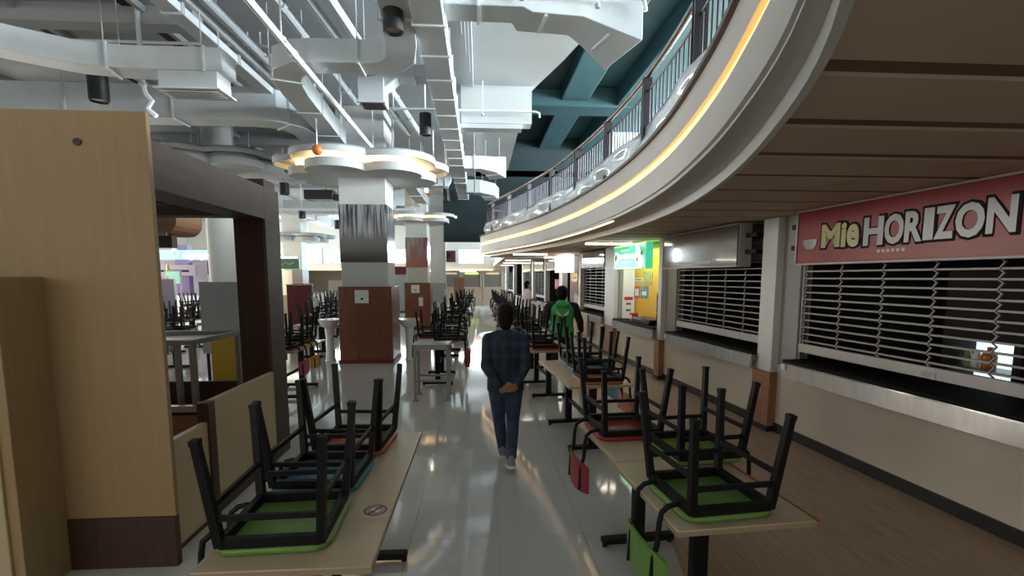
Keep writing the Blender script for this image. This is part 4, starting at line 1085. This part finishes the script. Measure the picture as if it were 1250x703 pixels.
# the rider in the green jacket
LG2 = [((0.085, 0, 0.79), (0.09, 0.03, 0.43), (0.09, 0.0, 0.085)), ((-0.085, 0, 0.79), (-0.10, 0.06, 0.43), (-0.10, 0.05, 0.085))]
AR2 = [((0.182, -0.01, 1.235), (0.262, -0.02, 0.985), (0.30, 0.10, 0.79)), ((-0.182, -0.01, 1.235), (-0.245, -0.03, 0.975), (-0.215, 0.13, 0.86))]
HN2 = [((0.302, 0.11, 0.775), (0.12, 0.35, -1), (0, 1, 0.3), (-1, 0, 0), (-0.2, 1, 0)), ((-0.210, 0.14, 0.855), (0.2, 1, -0.3), (0, 0.3, 1), (1, 0, 0), (0.3, 0.3, 1))]
P2 = person((1.46, 8.62, 0), R(-4), 1.04, 'person in bright green hooded jacket standing beside the right row of tables', {'hem': 0.72}, AR2, LG2, 'jacket_green', 'jeans_dark', HN2, hooded=True, plain_sleeves='jacket_black')
P2.scale = (1.22, 1.12, 1.04); shoe(P2, (0.09, 0.0, 0.085), 0); shoe(P2, (-0.10, 0.05, 0.085), 0)
m = MB(); m.ell((0, -0.105, 1.262), (0.115, 0.050, 0.060)); m.ell((0, -0.075, 1.30), (0.095, 0.055, 0.045)); skinned(m, 'hood', 'jacket_green', P2, 0.012, 4)
for s in (-1, 1):
    pts = [(s * 0.018, -0.150, 1.085), (s * 0.045, -0.152, 1.10), (s * 0.075, -0.148, 1.135), (s * 0.085, -0.142, 1.18)]
    MB().path(pts, [0.012, 0.017, 0.016, 0.004], 8).build('wing_emblem', 'shirt_white', P2)
    bx('back_stripe', 'jacket_black', P2, s * 0.033 - 0.012, s * 0.033 + 0.012, -0.145, -0.115, 0.80, 1.08)

# the person in the white shirt at a far counter
AR3 = [((0.182, 0.0, 1.235), (0.235, 0.02, 0.98), (0.12, 0.20, 0.98)), ((-0.182, 0.0, 1.235), (-0.235, 0.03, 0.98), (-0.10, 0.22, 0.96))]
HN3 = [((0.11, 0.21, 0.98), (-0.3, 1, -0.1), (0, 0.1, 1), (-1, 0, 0), (0, 0.2, 1)), ((-0.09, 0.23, 0.96), (0.3, 1, -0.1), (0, 0.1, 1), (1, 0, 0), (0, 0.2, 1))]
P3 = person((1.62, 16.6, 0), R(-75), 1.05, 'person in white shirt standing at a far stall counter', {'hem': 0.76}, AR3, LG2, 'shirt_white', 'jeans_dark', HN3, short=True)
shoe(P3, (0.09, 0.0, 0.085), 0); shoe(P3, (-0.10, 0.05, 0.085), 0)
m = MB(); m.ell((0, 0.078, 1.425), (0.052, 0.040, 0.045)); m.build('face_mask', 'shirt_white', P3)

# ------------------------------------------------------------------ cloud-shaped lamp canopies
def lobes(circ, n=96):
    out = []
    for i in range(n):
        a = 2 * math.pi * i / n; d = Vector((math.cos(a), math.sin(a))); best = 0.2
        for cx, cy, r in circ:
            c = Vector((cx, cy)); b = d.dot(c); disc = b * b - c.length_squared + r * r
            if disc >= 0: best = max(best, b + math.sqrt(disc))
        out.append((d.x * best, d.y * best))
    return out
def canopy(x, y, z, sc, label, circ, lit=True, over=0.26):
    t = thing('cloud_canopy', label, 'ceiling lamp', (x, y, z), 0, 'cloud-shaped lamp canopies')
    lo = lobes([(a * sc, b * sc, r * sc) for a, b, r in circ]); up = lobes([(a * sc * 1.04, b * sc * 1.04, (r + over) * sc) for a, b, r in circ])
    MB().prism(lo, 0.0, 0.17 * sc).build('lower_plate', 'slab_white', t, smooth=30)
    inn = [(p[0] * 0.90, p[1] * 0.90) for p in lo]
    MB().prism(inn, 0.17 * sc, 0.30 * sc).build('cove_light', 'led_cove' if lit else 'slab_white', t, smooth=30)
    rim = lobes([(a * sc * 1.04, b * sc * 1.04, (r + over - 0.03) * sc) for a, b, r in circ])
    MB().prism(up, 0.33 * sc, 0.36 * sc).build('upper_plate', 'slab_white', t, smooth=30)
    m = MB(); rings = [[Vector((*p, zz)) for p in q] for q, zz in ((rim, 0.22 * sc), (up, 0.22 * sc), (up, 0.36 * sc), (rim, 0.36 * sc), (rim, 0.22 * sc))]
    m.ring(rings, cap=False).build('upper_rim', 'slab_white', t, smooth=30)
    for a in (0.7, 2.6, 4.4): MB().tube((math.cos(a) * sc * 0.8, math.sin(a) * sc * 0.8, 0.36 * sc), (math.cos(a) * sc * 0.8, math.sin(a) * sc * 0.8, 5.2 - z), 0.012, n=6).build('hanger', 'pipe_dim', t)
    return t
CIRC = [(-0.35, -0.85, 0.62), (0.75, -0.55, 0.62), (1.0, 0.25, 0.60), (0.2, 0.75, 0.6), (-0.8, 0.5, 0.6), (-1.1, -0.25, 0.42), (0, 0, 0.8)]
canopy(-2.38, 10.65, 3.80, 0.92, 'cloud-shaped canopy glowing warm around the forest-print pillar', CIRC)
canopy(-2.0, 17.35, 3.62, 0.72, 'smaller cloud canopy glowing around the reddish pillar', CIRC)
canopy(-8.75, 24.4, 3.45, 0.95, 'far cloud canopy at the left pillar', CIRC, lit=False)
canopy(-5.94, 12.0, 4.18, 0.85, 'unlit cloud canopy over the round cream pillar', CIRC, lit=False)

# ------------------------------------------------------------------ ducts, pipes and lamps under the slab
def rectpath(m, pts, w, h):
    """pts: centre line (x, y, z of underside); w, h numbers or lists"""
    P = [Vector(p) for p in pts]; W = w if isinstance(w, list) else [w] * len(P); Hh = h if isinstance(h, list) else [h] * len(P); rings = []
    for i, p in enumerate(P):
        d0 = (P[i] - P[i - 1]) if i else (P[1] - P[0]); d1 = (P[i + 1] - P[i]) if i < len(P) - 1 else d0
        d0 = Vector((d0.x, d0.y, 0)).normalized(); d1 = Vector((d1.x, d1.y, 0)).normalized()
        t = (d0 + d1).normalized(); k = 1.0 / max(0.5, t.dot(d1)); n = Vector((t.y, -t.x, 0)) * (W[i] / 2 * k)
        rings.append([p - n, p + n, p + n + Vector((0, 0, Hh[i])), p - n + Vector((0, 0, Hh[i]))])
    return m.ring(rings)
def duct(label, pts, w, h, seams=0.0, hang=True, grille=None):
    z0 = min(p[2] for p in pts)
    c = Vector(pts[0])
    t = thing('air_duct', label, 'duct', (c.x, c.y, c.z), 0, 'white air ducts')
    loc = [Vector(p) - c for p in pts]
    rectpath(MB(), loc, w, h).build('duct_body', 'duct', t, 0.008, smooth=30)
    hh = h if not isinstance(h, list) else h[0]; ww = w if not isinstance(w, list) else w[0]
    if seams:
        acc = 0.0; nxt = seams * 0.5
        for a, b in zip(loc, loc[1:]):
            L = (b - a).length; d = (b - a).normalized(); dh = Vector((d.x, d.y, 0)).normalized()
            while nxt < acc + L and L > 0.3:
                p = a + d * (nxt - acc)
                rectpath(MB(), [p - dh * 0.014 - Vector((0, 0, 0.018)), p + dh * 0.014 - Vector((0, 0, 0.018))], ww + 0.036, hh + 0.036).build('flange', 'duct_seam', t)
                if hang:
                    n = Vector((dh.y, -dh.x, 0)) * (ww / 2 + 0.03)
                    for s in (-1, 1): MB().tube(p + n * s + Vector((0, 0, -0.02)), p + n * s + Vector((0, 0, 5.2 - c.z)), 0.006, n=5).build('hanger_rod', 'pipe_dim', t)
                nxt += seams
            acc += L
    return t
t = duct('white duct bending in from the upper left corner to a square outlet', [(-7.6, 4.5, 4.2), (-6.4, 5.05, 4.2), (-5.5, 5.65, 4.2), (-5.0, 6.05, 4.2), (-4.6, 6.32, 4.2), (-4.1, 6.43, 4.2), (-2.98, 6.43, 4.2)], 0.34, 0.26, 1.1)
o = Vector((-7.6, 4.5, 4.2))
bx('outlet_box', 'duct', t, -3.72 - o.x, -3.05 - o.x, 6.27 - o.y, 6.60 - o.y, -0.20, 0.0, 0.006)
bx('outlet_frame', 'duct_seam', t, -3.76 - o.x, -3.01 - o.x, 6.23 - o.y, 6.64 - o.y, -0.215, -0.20)
bx('outlet_back', 'black_can', t, -3.70 - o.x, -3.07 - o.x, 6.29 - o.y, 6.58 - o.y, -0.219, -0.214)
for q in range(6): bx('louvre', 'duct_seam', t, -3.70 - o.x, -3.07 - o.x, 6.30 + 0.045 * q - o.y, 6.31 + 0.045 * q - o.y, -0.228, -0.218)
duct('white duct with round elbows crossing above the aisle', [(-2.68, 9.9, 4.3), (-2.52, 7.3, 4.3), (-2.46, 6.85, 4.3), (-2.34, 6.55, 4.3), (-2.12, 6.39, 4.3), (-1.85, 6.36, 4.3), (-1.22, 6.36, 4.3), (-1.02, 6.28, 4.3), (-0.90, 6.1, 4.3), (-0.84, 5.8, 4.34), (-0.82, 5.4, 4.5), (-0.82, 4.0, 4.6)], 0.34, 0.27, 1.25)
duct('wide grey duct running across behind the kiosk to an elbow', [(-12, 8.62, 4.3), (-3.75, 8.62, 4.3), (-3.35, 8.70, 4.3), (-3.12, 8.92, 4.3), (-3.05, 9.3, 4.3), (-3.05, 11.5, 4.3)], 0.42, 0.50, 1.6)
t = duct('long flanged duct running straight down above the aisle', [(-0.50, 1.5, 4.4), (-0.50, 17.0, 4.4)], 0.32, 0.30, 0.72, hang=False)
t = duct('short white duct with a flared end at the edge of the void', [(-0.34, 5.45, 4.52), (0.42, 5.45, 4.52), (0.50, 5.50, 4.48), (1.05, 5.55, 4.48), (1.25, 5.62, 4.42), (1.62, 5.72, 4.26)], [0.34, 0.34, 0.42, 0.42, 0.50, 0.80], [0.26, 0.26, 0.32, 0.32, 0.38, 0.56], 0.7)
t = duct('small drop duct with a square outlet beside the aisle duct', [(-0.655, 7.05, 4.44), (-1.05, 7.05, 4.44), (-1.15, 7.05, 4.36), (-1.36, 7.05, 4.20)], 0.26, [0.16, 0.16, 0.20, 0.24], 0.4)
bx('outlet_box', 'duct', t, -0.92, -0.58, -0.17, 0.17, -0.34, -0.02, 0.01); bx('outlet_back', 'black_can', t, -0.89, -0.61, -0.14, 0.14, -0.348, -0.338)
bx('outlet_frame', 'duct_seam', t, -0.94, -0.56, -0.19, -0.15, -0.352, -0.335)
duct('flat white cable duct running down the left of the ceiling', [(-3.38, 1.5, 4.72), (-3.38, 9.6, 4.72)], 0.20, 0.10, 1.3)
duct('white duct elbowing out right of the aisle duct, nearer one', [(-0.34, 12.2, 4.35), (0.05, 12.2, 4.35), (0.30, 12.3, 4.30), (0.48, 12.55, 4.22)], [0.34, 0.34, 0.40, 0.5], [0.30, 0.30, 0.36, 0.5], 0.5)
duct('white duct elbowing out right of the aisle duct, farther one', [(-0.34, 14.6, 4.2), (0.0, 14.6, 4.2), (0.30, 14.8, 4.15), (0.40, 15.2, 4.10)], [0.34, 0.34, 0.40, 0.45], 0.36, 0.5)
duct('white cross duct above the small cloud canopy', [(-1.75, 13.2, 4.12), (-0.80, 13.2, 4.12), (-0.70, 13.2, 4.3)], 0.36, 0.30, 0.6)
duct('white sloping duct left of the cross duct', [(-1.9, 12.1, 4.25), (-1.75, 15.6, 4.05)], 0.34, 0.24, 1.0)
duct('long white duct across the far ceiling', [(-3.2, 20.0, 4.15), (0.4, 20.0, 4.15), (0.8, 20.4, 4.15)], 0.5, 0.4, 1.4)
duct('grey duct high across the left bay', [(-15, 14.0, 4.35), (-3.2, 14.0, 4.35)], 0.55, 0.45, 2.2)
duct('grey duct far across the left bay', [(-16, 19.5, 4.15), (-3.4, 19.5, 4.15)], 0.6, 0.5, 2.5)
duct('grey duct along the left bay', [(-7.6, 9.5, 4.45), (-7.4, 26, 4.25)], 0.5, 0.4, 2.4)
duct('pale curling duct at the far end of the aisle duct', [(-0.55, 22.0, 3.75), (-0.15, 22.0, 3.75), (0.15, 22.3, 3.75), (0.20, 22.9, 3.75), (0.5, 23.3, 3.75)], 0.3, 0.34, 0.8)

def pipe(label, pts, r, m='pipe', couplings=0, hang=0):
    c = Vector(pts[0]); t = thing('ceiling_pipe', label, 'pipe', c, 0, 'ceiling pipes'); loc = [Vector(p) - c for p in pts]
    MB().path(loc, r, 10).build('pipe_run', m, t)
    a, b = loc[0], loc[-1]; L = (b - a).length
    for k in range(couplings):
        p = a + (b - a) * ((k + 0.5) / couplings); d = (b - a).normalized(); MB().tube(p - d * 0.04, p + d * 0.04, r * 1.25).build('coupling', m, t)
    for k in range(hang):
        p = a + (b - a) * ((k + 0.35) / hang); MB().tube(p, p + Vector((0, 0, 5.2 - c.z - p.z)), 0.008, n=5).build('hanger_rod', 'pipe', t)
        MB().lathe([(r * 1.3, -0.02), (r * 1.35, 0.0), (r * 1.3, 0.02)], p, 10).build('clamp', 'pipe_dim', t)
    return t
pipe('bright white sprinkler pipe running diagonally down the ceiling', [(-1.99, 2.5, 4.2), (-1.96, 22, 4.2)], 0.036, 'pipe', 9, 9)
pipe('left pipe of the pair beside the cable duct', [(-3.26, 2.5, 4.88), (-3.16, 11, 4.88)], 0.055, 'pipe_dim', 4, 4)
pipe('right pipe of the pair beside the cable duct', [(-3.08, 2.5, 4.90), (-3.0, 11, 4.90)], 0.055, 'pipe_dim', 4, 4)
pipe('white sprinkler pipe across to the void edge', [(-0.6, 5.18, 4.62), (1.66, 5.24, 4.62), (1.70, 5.24, 4.60), (1.72, 5.24, 4.50)], 0.020, 'pipe', 0, 3)
pipe('thin pipe across in front of the downstand beam', [(-2.0, 9.0, 4.70), (1.02, 9.0, 4.70), (1.08, 9.0, 4.68), (1.09, 9.0, 4.60)], 0.018, 'pipe', 0, 2)
for i in range(4): pipe(('shortest', 'second shortest', 'second longest', 'longest')[i] + ' thin conduit on the white slab beside the aisle duct', [(-0.22 + 0.045 * i, 5.9, 5.17), (-0.22 + 0.045 * i, 7.3 + 0.6 * i if i < 3 else 9.19, 5.17)], 0.012, 'pipe_dim')
for y, lab in ((7.4, 'thin cross pipe nearest above the cable duct'), (9.0, 'thin cross pipe second above the cable duct'), (10.9, 'thin cross pipe left of the big canopy')): pipe(lab, [(-6.5, y, 4.98), (-2.9, y, 4.98)], 0.02, 'pipe')
pipe('long pale pipe across behind the forest-print pillar', [(-14, 16.2, 3.92), (-2.0, 16.2, 3.92)], 0.05, 'pipe', 4, 4)
pipe('grey pipe on the slab left of the big elbow', [(-2.3, 5.6, 4.95), (-2.2, 9.5, 4.95)], 0.06, 'pipe_dim', 3, 2)
pipe('second grey pipe on the slab left of the big elbow', [(-2.05, 4.6, 4.98), (-1.55, 11.5, 4.98)], 0.06, 'pipe_dim', 3, 2)
pipe('third grey pipe on the slab over the aisle', [(-1.8, 4.6, 4.98), (-1.30, 11.5, 4.98)], 0.06, 'pipe_dim', 3, 2)
t = thing('fire_pipe', 'white bent sprinkler drop beside the square duct outlet', 'pipe', (-4.25, 6.85, 4.6)); MB().path([(0, 0, 0.6), (0, 0, -0.35), (0.03, 0, -0.48), (0.10, 0, -0.56), (0.04, 0, -0.66), (0.14, 0, -0.75)], 0.028, 8).build('bent_pipe', 'pipe', t); MB().lathe([(0.045, -0.38), (0.05, -0.36), (0.045, -0.34)], n=10).build('joint', 'pipe_dim', t)

# slab panels and strips on the left ceiling
for i, (x, lab) in enumerate(((-4.35, 'nearest dark recess strip in the left ceiling'), (-5.9, 'second dark recess strip in the left ceiling'), (-8.2, 'third dark recess strip in the left ceiling'))):
    t = sroot('ceiling_groove', (x, 2, 5.19), 0, lab); bx('groove', 'dark_void', t, -0.10, 0.10, 0, 24, -0.01, 0.0); bx('angle', 'slab_grey', t, 0.12, 0.18, 0, 24, -0.08, 0.0)
for y in (4.2, 7.0, 9.9, 12.8, 15.7, 18.6):
    t = sroot('ceiling_rib', (-9.5, y, 4.98), 0, '%s concrete rib across the left ceiling' % {4.2: 'nearest', 7.0: 'second', 9.9: 'third', 12.8: 'fourth', 15.7: 'fifth', 18.6: 'farthest'}[y]); bx('rib', 'slab_grey', t, -8, 5.9, -0.12, 0.12, 0, 0.22)

# black can lamps
def can(x, y, z, L, r, label, lit=False, top=5.2):
    t = thing('can_lamp', label, 'lamp', (x, y, z), 0, 'black can lamps under the ceiling')
    m = MB(); m.lathe([(r * 0.80, 0.03), (r * 0.93, 0.0), (r, 0.0), (r, L), (r * 0.3, L + 0.01)], n=18); m.build('can', 'black_can', t, smooth=40)
    MB().lathe([(0.001, 0.028), (r * 0.84, 0.028), (r * 0.84, 0.032), (0.001, 0.032)], n=18).build('lens', 'lens_grey', t)
    if z + L < top: MB().tube((0, 0, L), (0, 0, top - z), 0.015, n=6).build('stem', 'pipe', t)
CANS = [(-0.86, 5.42, 4.30, 0.62, 0.105, 'large black can lamp at the top of the aisle'), (-5.42, 7.75, 4.30, 0.36, 0.125, 'black can lamp below the bending left duct'), (-0.92, 9.05, 4.28, 0.36, 0.105, 'black can lamp beside the long aisle duct'),
        (-5.25, 11.3, 4.28, 0.28, 0.11, 'black can lamp hung over the kiosk beam'), (-1.05, 12.0, 4.0, 0.36, 0.10, 'black can lamp at the right tip of the big canopy'), (-0.93, 14.8, 4.0, 0.40, 0.11, 'black can lamp below the far end of the aisle duct'),
        (-5.2, 13.9, 4.0, 0.30, 0.13, 'black can lamp left of the big canopy'), (-5.9, 17.2, 3.75, 0.30, 0.12, 'small black can lamp left behind the big canopy'), (-7.4, 18.6, 3.6, 0.30, 0.12, 'small black can lamp farthest left behind the canopy'), (-5.3, 19.2, 3.6, 0.32, 0.12, 'small black can lamp just left of the forest print'),
        (-0.85, 18.2, 3.9, 0.34, 0.11, 'small black can lamp far down the aisle')]
for c in CANS: can(*c)
t = thing('projector_box', 'black projector box hung left of the forest-print pillar', 'projector', (-4.05, 13.5, 3.80)); bx('case', 'black_can', t, -0.45, 0.28, -0.2, 0.2, 0, 0.24, 0.01); bx('end_unit', 'black_can', t, 0.30, 0.45, -0.15, 0.15, -0.03, 0.14, 0.01); MB().tube((0, 0, 0.24), (0, 0, 1.4), 0.02).build('stem', 'pipe_dim', t)
# orange balls
mat('orange_ball', (0.65, 0.16, 0.03), 0.5, 0, 0.15, 20); mat('bulb_lit', (1, 0.9, 0.7), 0.4, emit=(1, 0.85, 0.6), estr=30)
t = thing('orange_ball', 'orange ball hanging on a rod before the big canopy', 'ball', (-2.57, 8.32, 3.82)); m = MB(); m.ell((0, 0, 0), (0.085, 0.085, 0.085)); m.build('ball', 'orange_ball', t); MB().tube((0, 0, 0.08), (0, 0, 1.38), 0.010, n=6).build('rod', 'pipe', t)
t = thing('orange_ball', 'orange ball with a lit bulb right of the big canopy', 'lamp', (-1.62, 16.2, 4.42)); m = MB(); m.ell((0, 0, 0), (0.085, 0.085, 0.085)); m.build('ball', 'orange_ball', t); m = MB(); m.ell((-0.03, -0.04, 0.12), (0.06, 0.06, 0.06)); m.build('bulb', 'bulb_lit', t); MB().tube((0, 0, 0.1), (0, 0, 0.78), 0.010, n=6).build('rod', 'pipe', t)

# ------------------------------------------------------------------ stalls across the hall, far left and far end
mat('purple_paint', (0.12, 0.075, 0.20), 0.5); mat('blue_band', (0.22, 0.38, 0.58), 0.4, emit=(0.3, 0.5, 0.75), estr=0.25); mat('neon_white', (1, 1, 1), 0.4, emit=(0.9, 0.92, 1), estr=3.0); mat('neon_green', (0.2, 0.9, 0.3), 0.4, emit=(0.2, 1, 0.35), estr=2.0)
mat('mauve_band', (0.24, 0.21, 0.26), 0.5); mat('maroon', (0.075, 0.016, 0.016), 0.6, spec=0.2); mat('cream_lit', (0.75, 0.62, 0.42), 0.6, emit=(1, 0.8, 0.5), estr=0.20); mat('shop_green', (0.05, 0.16, 0.10), 0.5); mat('mint', (0.30, 0.62, 0.52), 0.5); mat('dark_magenta', (0.14, 0.02, 0.09), 0.5); mat('leaf', (0.07, 0.20, 0.05), 0.5)
Y0 = 21.0
t = thing('food_stall', 'purple and blue food stall with glowing white script sign', 'stall', (-12.6, Y0, 0))
for x in (-1.7, 0.6): bx('post', 'purple_paint', t, x - 0.25, x + 0.25, -0.1, 0.2, 0, 3.1)
bx('blue_fascia', 'blue_band', t, -0.55, 1.9, -0.12, 0.1, 2.50, 2.88); bx('top_fascia', 'purple_paint', t, -2.3, -0.55, -0.15, 0.1, 2.45, 3.05); bx('menu_band', 'mauve_band', t, -1.1, 1.2, -0.25, -0.15, 1.85, 2.28); bx('menu_print', 'letter_dark', t, -0.7, 0.95, -0.26, -0.25, 2.0, 2.08)
bx('counter', 'white_gloss', t, -2.0, 1.5, -0.6, 0.2, 0, 1.05); bx('light_rail', 'tube_lit', t, -1.9, -0.8, -0.3, -0.2, 2.33, 2.38); bx('back_wall', 'mauve_band', t, -2.6, 2.1, 1.2, 1.3, 0, 2.5)
pts = [(0.75 + 0.14 * k, -0.2, 2.62 + 0.10 * math.sin(k * 2.2)) for k in range(9)]; MB().path(pts, 0.055, 6).build('white_script', 'neon_white', t)
m = MB(); n = 16; m.path([(0.42 + 0.12 * math.cos(6.2832 * k / n), -0.2, 2.74 + 0.15 * math.sin(6.2832 * k / n)) for k in range(n + 1)], 0.04, 6).build('green_letter', 'neon_green', t)
t = thing('food_stall', 'cream food stall under a dark green sign board', 'stall', (-8.9, 22.5, 0))
bx('body', 'cream_lit', t, -0.95, 0.1, 0, 1.5, 0, 2.12); bx('counter', 'wood_lam_pale', t, -1.0, 1.3, -0.4, 0, 0, 1.0); bx('sign_board', 'shop_green', t, -1.05, 1.0, -0.1, 0.0, 2.15, 2.60); bx('top_light', 'tube_lit', t, -1.05, 0.9, -0.08, 0.0, 2.62, 2.68)
m = MB(); m.ell((-0.82, -0.11, 2.36), (0.13, 0.01, 0.15)); m.ell((-0.52, -0.11, 2.42), (0.11, 0.01, 0.13)); m.build('round_mark', 'mauve_band', t)
MB().path([(-0.3 + 0.12 * k, -0.11, 2.38 + 0.06 * math.sin(2.3 * k)) for k in range(10)], 0.025, 6).build('gold_script', 'yellow_board', t)
t = thing('orange_umbrella', 'folded orange umbrella by the far purple stall', 'umbrella', (-11.7, 19.5, 0)); MB().tube((0, 0, 0), (0, 0, 2.3), 0.03).build('pole', 'black_metal', t); MB().lathe([(0.03, 2.3), (0.16, 1.5), (0.20, 1.2), (0.04, 1.15)], n=10).build('folded_cloth', 'pad_yellow', t); MB().lathe([(0.2, 0), (0.2, 0.08), (0.05, 0.1)], n=12).build('base', 'black_metal', t)
for i, (x, y, w, z0, z1, mm, lab) in enumerate(((-13.2, 19.2, 0.9, 0.9, 1.72, 'white_gloss', 'white menu screen before the purple stall'), (-12.1, 17.8, 0.45, 0.3, 1.35, 'shop_green', 'dark green screen before the purple stall'), (-11.2, 17.6, 0.8, 0.4, 1.45, 'white_gloss', 'white framed display case at the far left'),
        (-11.5, 19.4, 0.5, 1.55, 2.0, 'mint', 'mint green lamp shade panel at the far left'), (-9.2, 15.2, 0.35, 0.3, 1.7, 'mauve_band', 'tall narrow poster stand before the round pillar'), (-10.4, 20.2, 0.5, 1.9, 2.4, 'dark_magenta', 'dark magenta panel by the glowing script'))):
    t = thing('menu_stand', lab, 'display', (x, y, 0)); bx('panel', mm, t, -w / 2, w / 2, 0, 0.08, z0, z1, 0.005); m = MB(); m.box(-w / 2 - .04, -w / 2, 0, .08, 0, z1 + .04); m.box(w / 2, w / 2 + .04, 0, .08, 0, z1 + .04); m.box(-w / 2, w / 2, 0, .08, z1, z1 + .04); m.build('stand_frame', 'steel_dull', t)
for i, (x, y, w, h_, mm, lab) in enumerate(((-6.6, 18.6, 0.9, 1.50, 'maroon', 'maroon low partition left of the forest-print pillar'), (-6.0, 23.0, 1.7, 1.62, 'stall_inner', 'grey low partition left behind the forest-print pillar'), (-7.0, 20.5, 1.5, 1.15, 'white_gloss', 'white serving counter far left of the pillar'), (-4.2, 25.5, 1.8, 1.9, 'grey_board', 'pale grey panel behind the basins'), (-1.0, 24.8, 0.5, 1.75, 'plank_brown', 'brown cabinet beside the plain pale pillar'),
        (-4.4, 27.5, 2.2, 2.35, 'maroon', 'maroon printed panel between the two pillars'))):
    t = thing('partition', lab, 'partition', (x, y, 0)); bx('panel', mm, t, -w / 2, w / 2, 0, 0.12, 0.06, h_, 0.005); bx('plinth', 'black_skirt', t, -w / 2, w / 2, -0.01, 0.13, 0, 0.06); bx('cap', 'mauve_band', t, -w / 2 - .02, w / 2 + .02, -0.02, 0.14, h_, h_ + 0.03)
# potted plant beside the tables
t = thing('potted_plant', 'leafy potted plant among the far tables left of the pillar', 'plant', (-5.05, 15.6, 0)); MB().lathe([(0.16, 0), (0.2, 0.4), (0.22, 0.42)], n=14).build('pot', 'white_gloss', t); MB().tube((0, 0, 0.4), (0, 0, 0.9), 0.02).build('stem', 'plank_brown', t)
lf = MB(); lf.ring([[Vector((0, 0, 0)), Vector((0, 0.002, 0))], [Vector((0.10, -0.035, 0.03)), Vector((0.10, 0.035, 0.03))], [Vector((0.20, 0, 0.0)), Vector((0.20, 0.002, 0.0))]], cap=False, closed=False)
lme = lf.mesh('leaf', 'leaf')
for i in range(46):
    o = link('leaf', lme, t); o.location = (random.uniform(-.1, .1), random.uniform(-.1, .1), random.uniform(0.75, 1.25)); o.rotation_euler = (random.uniform(-.5, .5), random.uniform(-1.0, 0.3), random.uniform(0, 6.28))
# far end stalls
for i, (x0, x1, lab) in enumerate(((-3.6, -1.7, 'far end stall shutter, left one'), (-1.35, 0.1, 'far end stall shutter left of the aisle centre'), (0.45, 1.9, 'far end stall shutter right of the aisle centre'))):
    t = thing('far_stall', lab, 'stall', ((x0 + x1) / 2, 42.6, 0)); h_ = (x1 - x0) / 2
    bx('base', 'plaster_warm', t, -h_ - .15, h_ + .15, 0, 0.35, 0, 0.95); bx('shutter', 'stall_inner', t, -h_, h_, 0.15, 0.2, 0.95, 2.0)
    for z in range(8): bx('slat', 'slat_metal', t, -h_, h_, 0.12, 0.15, 1.0 + 0.12 * z, 1.03 + 0.12 * z)
    bx('sign', 'sign_lime' if i == 1 else 'cream_lit', t, -h_ * .8, h_ * .8, 0.0, 0.1, 2.02, 2.18); bx('post', 'col_white', t, -h_ - .2, -h_, 0, 0.35, 0.95, 2.25); bx('post', 'col_white', t, h_, h_ + .2, 0, 0.35, 0.95, 2.25)
for x, y, lab in ((-3.0, 36.0, 'far end tube lamp at the left'), (-0.8, 36.0, 'far end tube lamp over the aisle'), (1.8, 36.5, 'far end tube lamp at the right'), (-7.5, 35, 'far end tube lamp behind the forest-print pillar')):
    t = thing('tube_lamp', lab, 'lamp', (x, y, 2.25 if x < 0.9 else 2.47), 0, 'far end tube lamps'); bx('housing', 'white_gloss', t, -0.6, 0.6, -0.06, 0.06, -0.03, 0); bx('diffuser', 'tube_lit', t, -0.58, 0.58, -0.05, 0.05, -0.07, -0.03)
t = thing('wall_picture', 'dark red portrait poster on the far wall by the bright window', 'poster', (-1.95, 31.98, 2.75)); bx('sheet', 'maroon', t, -0.45, 0.45, -0.03, 0, 0, 0.72); m = MB(); m.ell((0, -0.03, 0.42), (0.16, 0.01, 0.2)); m.build('portrait_blot', 'letter_dark', t)
